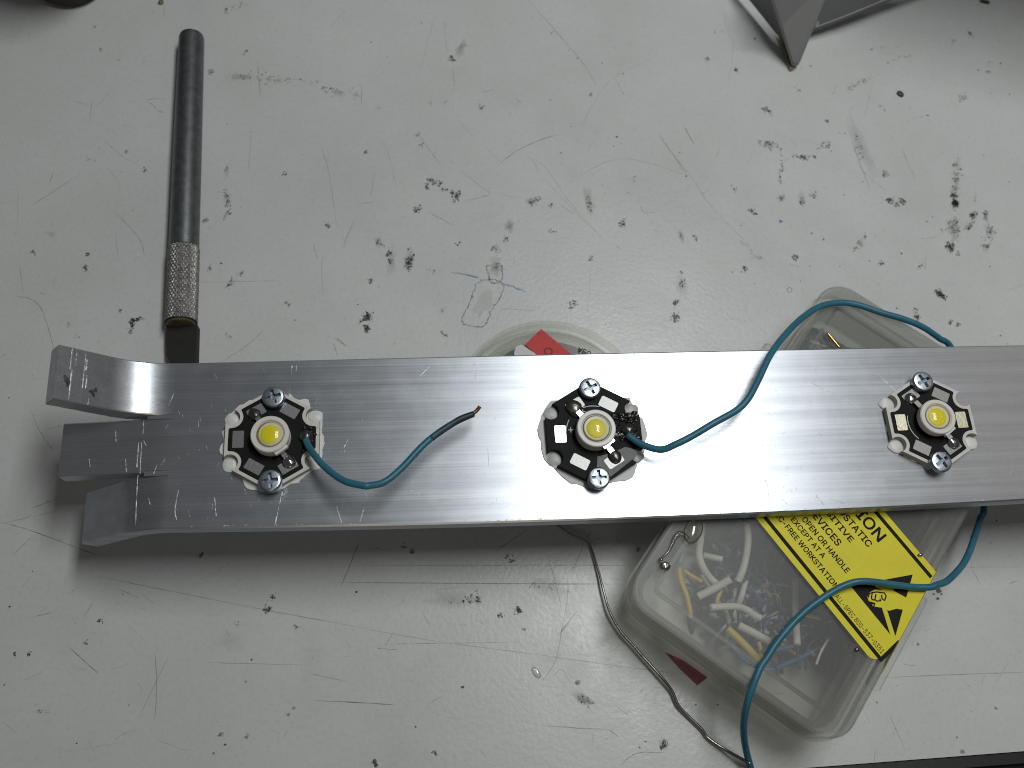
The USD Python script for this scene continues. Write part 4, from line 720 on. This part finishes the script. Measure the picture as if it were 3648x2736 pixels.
    if pr: P('printed_mark', prism(unary_union(pr), .02, zt + .005), ink_white, bd, smooth=False)
    return t, c, rz, zt
L1 = led(('R', 845, 215), ('R', 802, 1388), 'LED board on a white rim of paste nearest the bent tabs', seed=0)
FR['R2'] = (1900, 1320, .2532); FR['R3'] = (3110, 1300, .2532)
L2 = led(('R2', 800, 243), ('R2', 925, 1510), 'all black LED board with burnt flux at the middle of the bar', True, 1.055, seed=1)
L3 = led(('R3', 705, 228), ('R3', 962, 1358), 'LED board without a wire of its own near the right picture edge', seed=2, wire_pad=-1)
# screws: one built, five placed copies
import manifold3d
def to_man(m): return manifold3d.Manifold(manifold3d.Mesh(np.asarray(m.vertices, np.float32), np.asarray(m.faces, np.uint32)))
def screw_meshes():
    R_ = 2.45; prof = [(0, 0), (R_ - .1, 0), (R_, .15), (R_, .95), (R_ - .1, 1.22), (R_ - .32, 1.42), (R_ - .7, 1.5), (.8, 1.54), (0, 1.55)]
    cross = unary_union([rrect(-1.45, 1.45, -.33, .33, .1), rrect(-.33, .33, -1.45, 1.45, .1), Point(0, 0).buffer(.62)])
    from shapely.geometry.polygon import orient
    cs = manifold3d.CrossSection([np.array(orient(cross).exterior.coords)[:-1]])
    cut = manifold3d.Manifold.extrude(cs, 1.6, scale_top=(1.25, 1.25)).translate((0, 0, .55))
    h = manifold3d.Manifold.revolve(manifold3d.CrossSection([np.array(prof)]), 48) - cut
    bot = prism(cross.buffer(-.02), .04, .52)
    return h, bot
hm_, bm_ = screw_meshes()
proto = None
def screw(k, x, y, label, rot, mount):
    global proto
    p = at(k, x, y, 27 + mount + 1.2); loc_ = (p[0], p[1], 27 + mount)
    if proto is None:
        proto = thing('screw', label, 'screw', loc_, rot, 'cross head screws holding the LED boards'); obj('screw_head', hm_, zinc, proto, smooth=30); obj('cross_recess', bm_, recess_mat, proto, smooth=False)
        obj('screw_shank', lathe([(0, -1.7), (1.4, -1.7), (1.4, -.01), (0, -.01)], 20), zinc, proto); return
    t = thing('screw', label, 'screw', loc_, rot, 'cross head screws holding the LED boards'); t.GetPrim().GetReferences().AddInternalReference(proto.GetPath()); t.GetPrim().SetInstanceable(True)
zs = 2.0
for a in (('R', 845, 212, 'upper screw of the LED board nearest the bent tabs', 20, zs), ('R', 800, 1388, 'lower screw of the LED board nearest the bent tabs', 8, zs), ('R2', 800, 243, 'dull upper screw of the black LED board in the middle', 28, zs), ('R2', 925, 1508, 'brightly lit lower screw of the black LED board in the middle', 5, zs),
          ('R3', 705, 230, 'upper screw of the LED board near the right picture edge', 30, zs), ('R3', 962, 1356, 'lower screw of the LED board near the right picture edge', 35, zs)):
    screw(*a)

# ------------------------------------------------------------------ wires
w1 = thing('blue_wire', 'short blue wire with a bare copper end lying over the bar', 'wire')
P1 = [('D', 1853, 1135, 29.7), ('D', 1880, 1190, 31.), ('D', 1960, 1290, 33.), ('D', 2080, 1380, 35.), ('D', 2200, 1412, 36.), ('E', 100, 1400, 36.), ('E', 200, 1412, 36.), ('E', 290, 1390, 36.), ('E', 390, 1310, 35.5), ('E', 520, 1172, 35), ('E', 620, 1090, 34.5), ('E', 740, 1015, 34), ('E', 828, 978, 33.5)]
P1 = [(k, x, y, z) for k, x, y, z in P1 if not (k == 'E' and x == 100)]
pts1 = np.array([at(k, x, y, z) for k, x, y, z in P1]); S1 = spline(pts1, 10); cutn = 86
obj('insulation', tube(S1[:cutn], .74, raw=True, sides=12), teal, w1, smooth=True)
obj('scorched_insulation', tube(S1[cutn - 1:], np.r_[.74, .75, .76, .72, .77, .72, .68], raw=True, sides=12), teal_burnt, w1, smooth=True)
obj('copper_end', tube([at('E', 822, 980, 33.5), at('E', 850, 955, 33.7), at('E', 868, 932, 34)], .42, sides=8), copper, w1, smooth=True)
w2 = thing('blue_wire', 'long blue wire from the black LED board looping behind the bar and over the label', 'wire')
P2 = [('E', 1760, 1105, 29.9), ('E', 1850, 1163, 30.6), ('F', 10, 1194, 31.8), ('F', 100, 1162, 33), ('F', 200, 1112, 33.5), ('F', 330, 1035, 34), ('F', 470, 955, 34), ('F', 540, 885, 34), ('F', 600, 775, 33.5), ('F', 680, 610, 32), ('F', 780, 480, 29), ('F', 880, 385, 26), ('F', 980, 325, 24.4), ('F', 1100, 303, 23.5), ('F', 1210, 318, 23.4), ('F', 1350, 365, 23.4),
      ('F', 1480, 402, 23.2), ('F', 1600, 452, 22.4), ('F', 1700, 520, 20.5), ('F', 1770, 575, 18.2)]
q2 = [at(*p) for p in P2]
T0 = at('T', 850, 190, 9.); q2 += [np.array([q2[-1][0] + 6, q2[-1][1] - 9, 14.]), np.array([(q2[-1][0] + T0[0]) / 2 + 5, (q2[-1][1] + T0[1]) / 2, 10.])]
P3 = [('T', 850, 190, 9.), ('T', 800, 400, 10.), ('T', 730, 620, 12), ('T', 650, 860, 14.5), ('T', 560, 1050, 17), ('T', 450, 1190, 19.5), ('T', 300, 1330, 22), ('T', 150, 1385, 23.4), ('N', 1840, 862, 23.6), ('N', 1690, 862, 23.6), ('N', 1500, 842, 24.2), ('N', 1300, 812, 24.6), ('N', 1130, 806, 24.8), ('N', 1000, 842, 24.4), ('N', 850, 920, 24), ('N', 650, 1060, 23.6), ('N', 480, 1220, 23.5), ('N', 330, 1400, 23.4), ('N', 225, 1560, 23.4), ('O', 720, 620, 23.4), ('O', 650, 785, 23.3), ('O', 592, 960, 22), ('O', 556, 1130, 18), ('O', 552, 1280, 13), ('O', 572, 1430, 7.), ('O', 602, 1550, 3), ('O', 622, 1625, 1.2), ('O', 645, 1740, .9)]
q2 += [at(*p) for p in P3]
obj('insulation', tube(q2, .76, 8, 12), teal, w2, smooth=True)
PS = [('H', 1250, 120, .5), ('H', 1365, 205, .5), ('H', 1430, 245, .5), ('H', 1500, 275, .6), ('H', 1530, 305, .8), ('H', 1560, 380, 1.2), ('H', 1590, 480, 1.5), ('H', 1620, 600, 2), ('H', 1655, 715, 2), ('H', 1720, 830, 2), ('H', 1800, 920, 2), ('H', 1870, 1000, 2), ('H', 1960, 1100, 2), ('H', 2030, 1190, 1.5), ('H', 2070, 1280, 1.2), ('H', 2130, 1345, 1), ('H', 2212, 1425, .9), ('I', 300, 1480, .9), ('I', 420, 1560, 1.8), ('I', 552, 1632, 4.6)]
tag(obj('solder_wire', tube([at(*p) for p in PS], [.2, .25, .28, .3, .36, .38, .38, .38], 8, 10), solder_wire_mat, smooth=True), 'bare grey solder wire winding across the bench to the blue wire', 'solder wire')

# ------------------------------------------------------------------ grey plastic stand, dark knob, chips
gs = thing('plastic_stand', 'grey plastic finned stand poking in from the top picture edge', 'plastic stand')
def slab(P, t, k='V'):
    """a plate with the given upper outline (crop x, y, height) and thickness t"""
    U = np.array([at(k, *p) for p in P]); n = len(U); D = U - [0, 0, t]; V = np.vstack([U, D]); F = []
    tri_ = trimesh.creation.triangulate_polygon(Polygon(U[:, :2]), engine='earcut')
    vv, ff = tri_; idx = [int(np.argmin(np.linalg.norm(U[:, :2] - v, axis=1))) for v in vv]
    F = [[idx[a] for a in f] for f in ff] + [[idx[a] + n for a in f[::-1]] for f in ff]
    for i in range(n): j = (i + 1) % n; F += [[i, j, n + j], [i, n + j, n + i]]
    m = trimesh.Trimesh(V, F, process=False); m.fix_normals(); return m
obj('fin', slab([(300, -420, 26), (430, 0, 18), (545, 340, 11), (690, 815, 3.2), (745, 828, 3.), (782, 800, 3.2), (950, 370, 11), (1100, 0, 18), (1270, -420, 26)], 1.6), gray_plastic, gs, smooth=False)
obj('fin_rim', slab([(905, 395, 11.15), (715, 805, 3.35), (745, 820, 3.15), (775, 795, 3.35), (945, 370, 11.15), (1095, 0, 18.15), (1250, -420, 26.15), (1180, -420, 26.15), (1040, 0, 18.15)], .3), gray_rim, gs, smooth=False)
obj('fin', slab([(940, 330, 6.5), (975, 365, 5.), (1400, 205, 6.5), (1900, 0, 8), (2700, -330, 11), (2400, -420, 16), (1220, -420, 16), (1080, 0, 11)], 1.6), gray_dark, gs, smooth=False)
obj('fin_rim', slab([(985, 290, 6.4), (975, 360, 5.2), (1400, 203, 6.7), (1895, 0, 8.2), (2690, -330, 11.2), (2500, -330, 11.2), (1720, 0, 8.4), (1380, 130, 6.9)], .3), gray_rim, gs, smooth=False)
obj('fin', slab([(-190, -420, 5), (160, 0, 4.5), (480, 400, 4.), (585, 490, 4), (548, 350, 8), (420, 0, 12), (290, -420, 18)], 1.4), gray_dark, gs, smooth=False)
obj('foot_strip', slab([(490, 410, 2.), (575, 490, 2.), (640, 650, 1.6), (690, 830, 1.2), (692, 905, .9), (645, 915, .9), (590, 740, 1.4), (540, 560, 1.8)], .9), tan_strip, gs, smooth=False)
hd = prism(affinity.rotate(rrect(106, 200, 124, 210, 6), -14, origin=(120, 124)), 7, 88); obj('added_shade_head', hd, gray_plastic, gs)  # added unseen plate, placed to shade the upper right of the bench
obj('added_column', prism(Point(140, 178).buffer(9), 70, 18), gray_plastic, gs)  # added unseen column carrying the shading plate
kn_ = thing('rubber_foot', 'dark brown rounded rubber foot at the top left corner of the picture', 'rubber foot', (-127.5, 121, 0))
obj('foot_body', lathe([(0, .1), (9, .1), (10.5, 2), (11, 7), (10, 13), (7, 17), (0, 18.5)], 48), rubber, kn_, smooth=True)
obj('foot_flange', lathe([(0, 18), (6, 18), (15, 22), (16, 30), (12, 36), (0, 37)], 48), rubber, kn_, smooth=True)
k2_ = thing('rubber_foot', 'dark rubber foot above the picture edge whose faint shadow falls near the handle', 'rubber foot', (-103, 133, 0))
obj('foot_body', lathe([(0, .1), (6, .1), (7, 5), (6, 22), (0, 24)], 40), rubber, k2_, smooth=True)
def chip(k, x, y, r, h, mat, label, name, asp=.6, ang=0., seed=1):
    m = dab(0, 0, r, h, asp, seed); m.apply_transform(trimesh.transformations.rotation_matrix(ang, [0, 0, 1])); p = at(k, x, y); m.apply_translation([p[0], p[1], h * .8]); tag(obj(name, m, mat, smooth=20), label, 'chip')
chip('C', 1460, 572, 1.15, .45, flake_mat, 'shiny black chip on the bench between the grey stand and the right edge', 'dark_chip', .7, -.7, 3)
chip('H', 1208, 1080, 1.5, .22, flake_clear, 'clear plastic flake on the bench below the bar', 'clear_flake', .5, -.9, 5)
chip('C', 1972, 14, 1.6, .4, flake_mat, 'black curl of debris at the top picture edge on the right', 'dark_chip', .35, -.2, 8)
chip('A', 975, 18, .75, .4, olive, 'small dark brown crumb above the rounded end of the handle', 'dark_chip', .9, 1.2, 2)
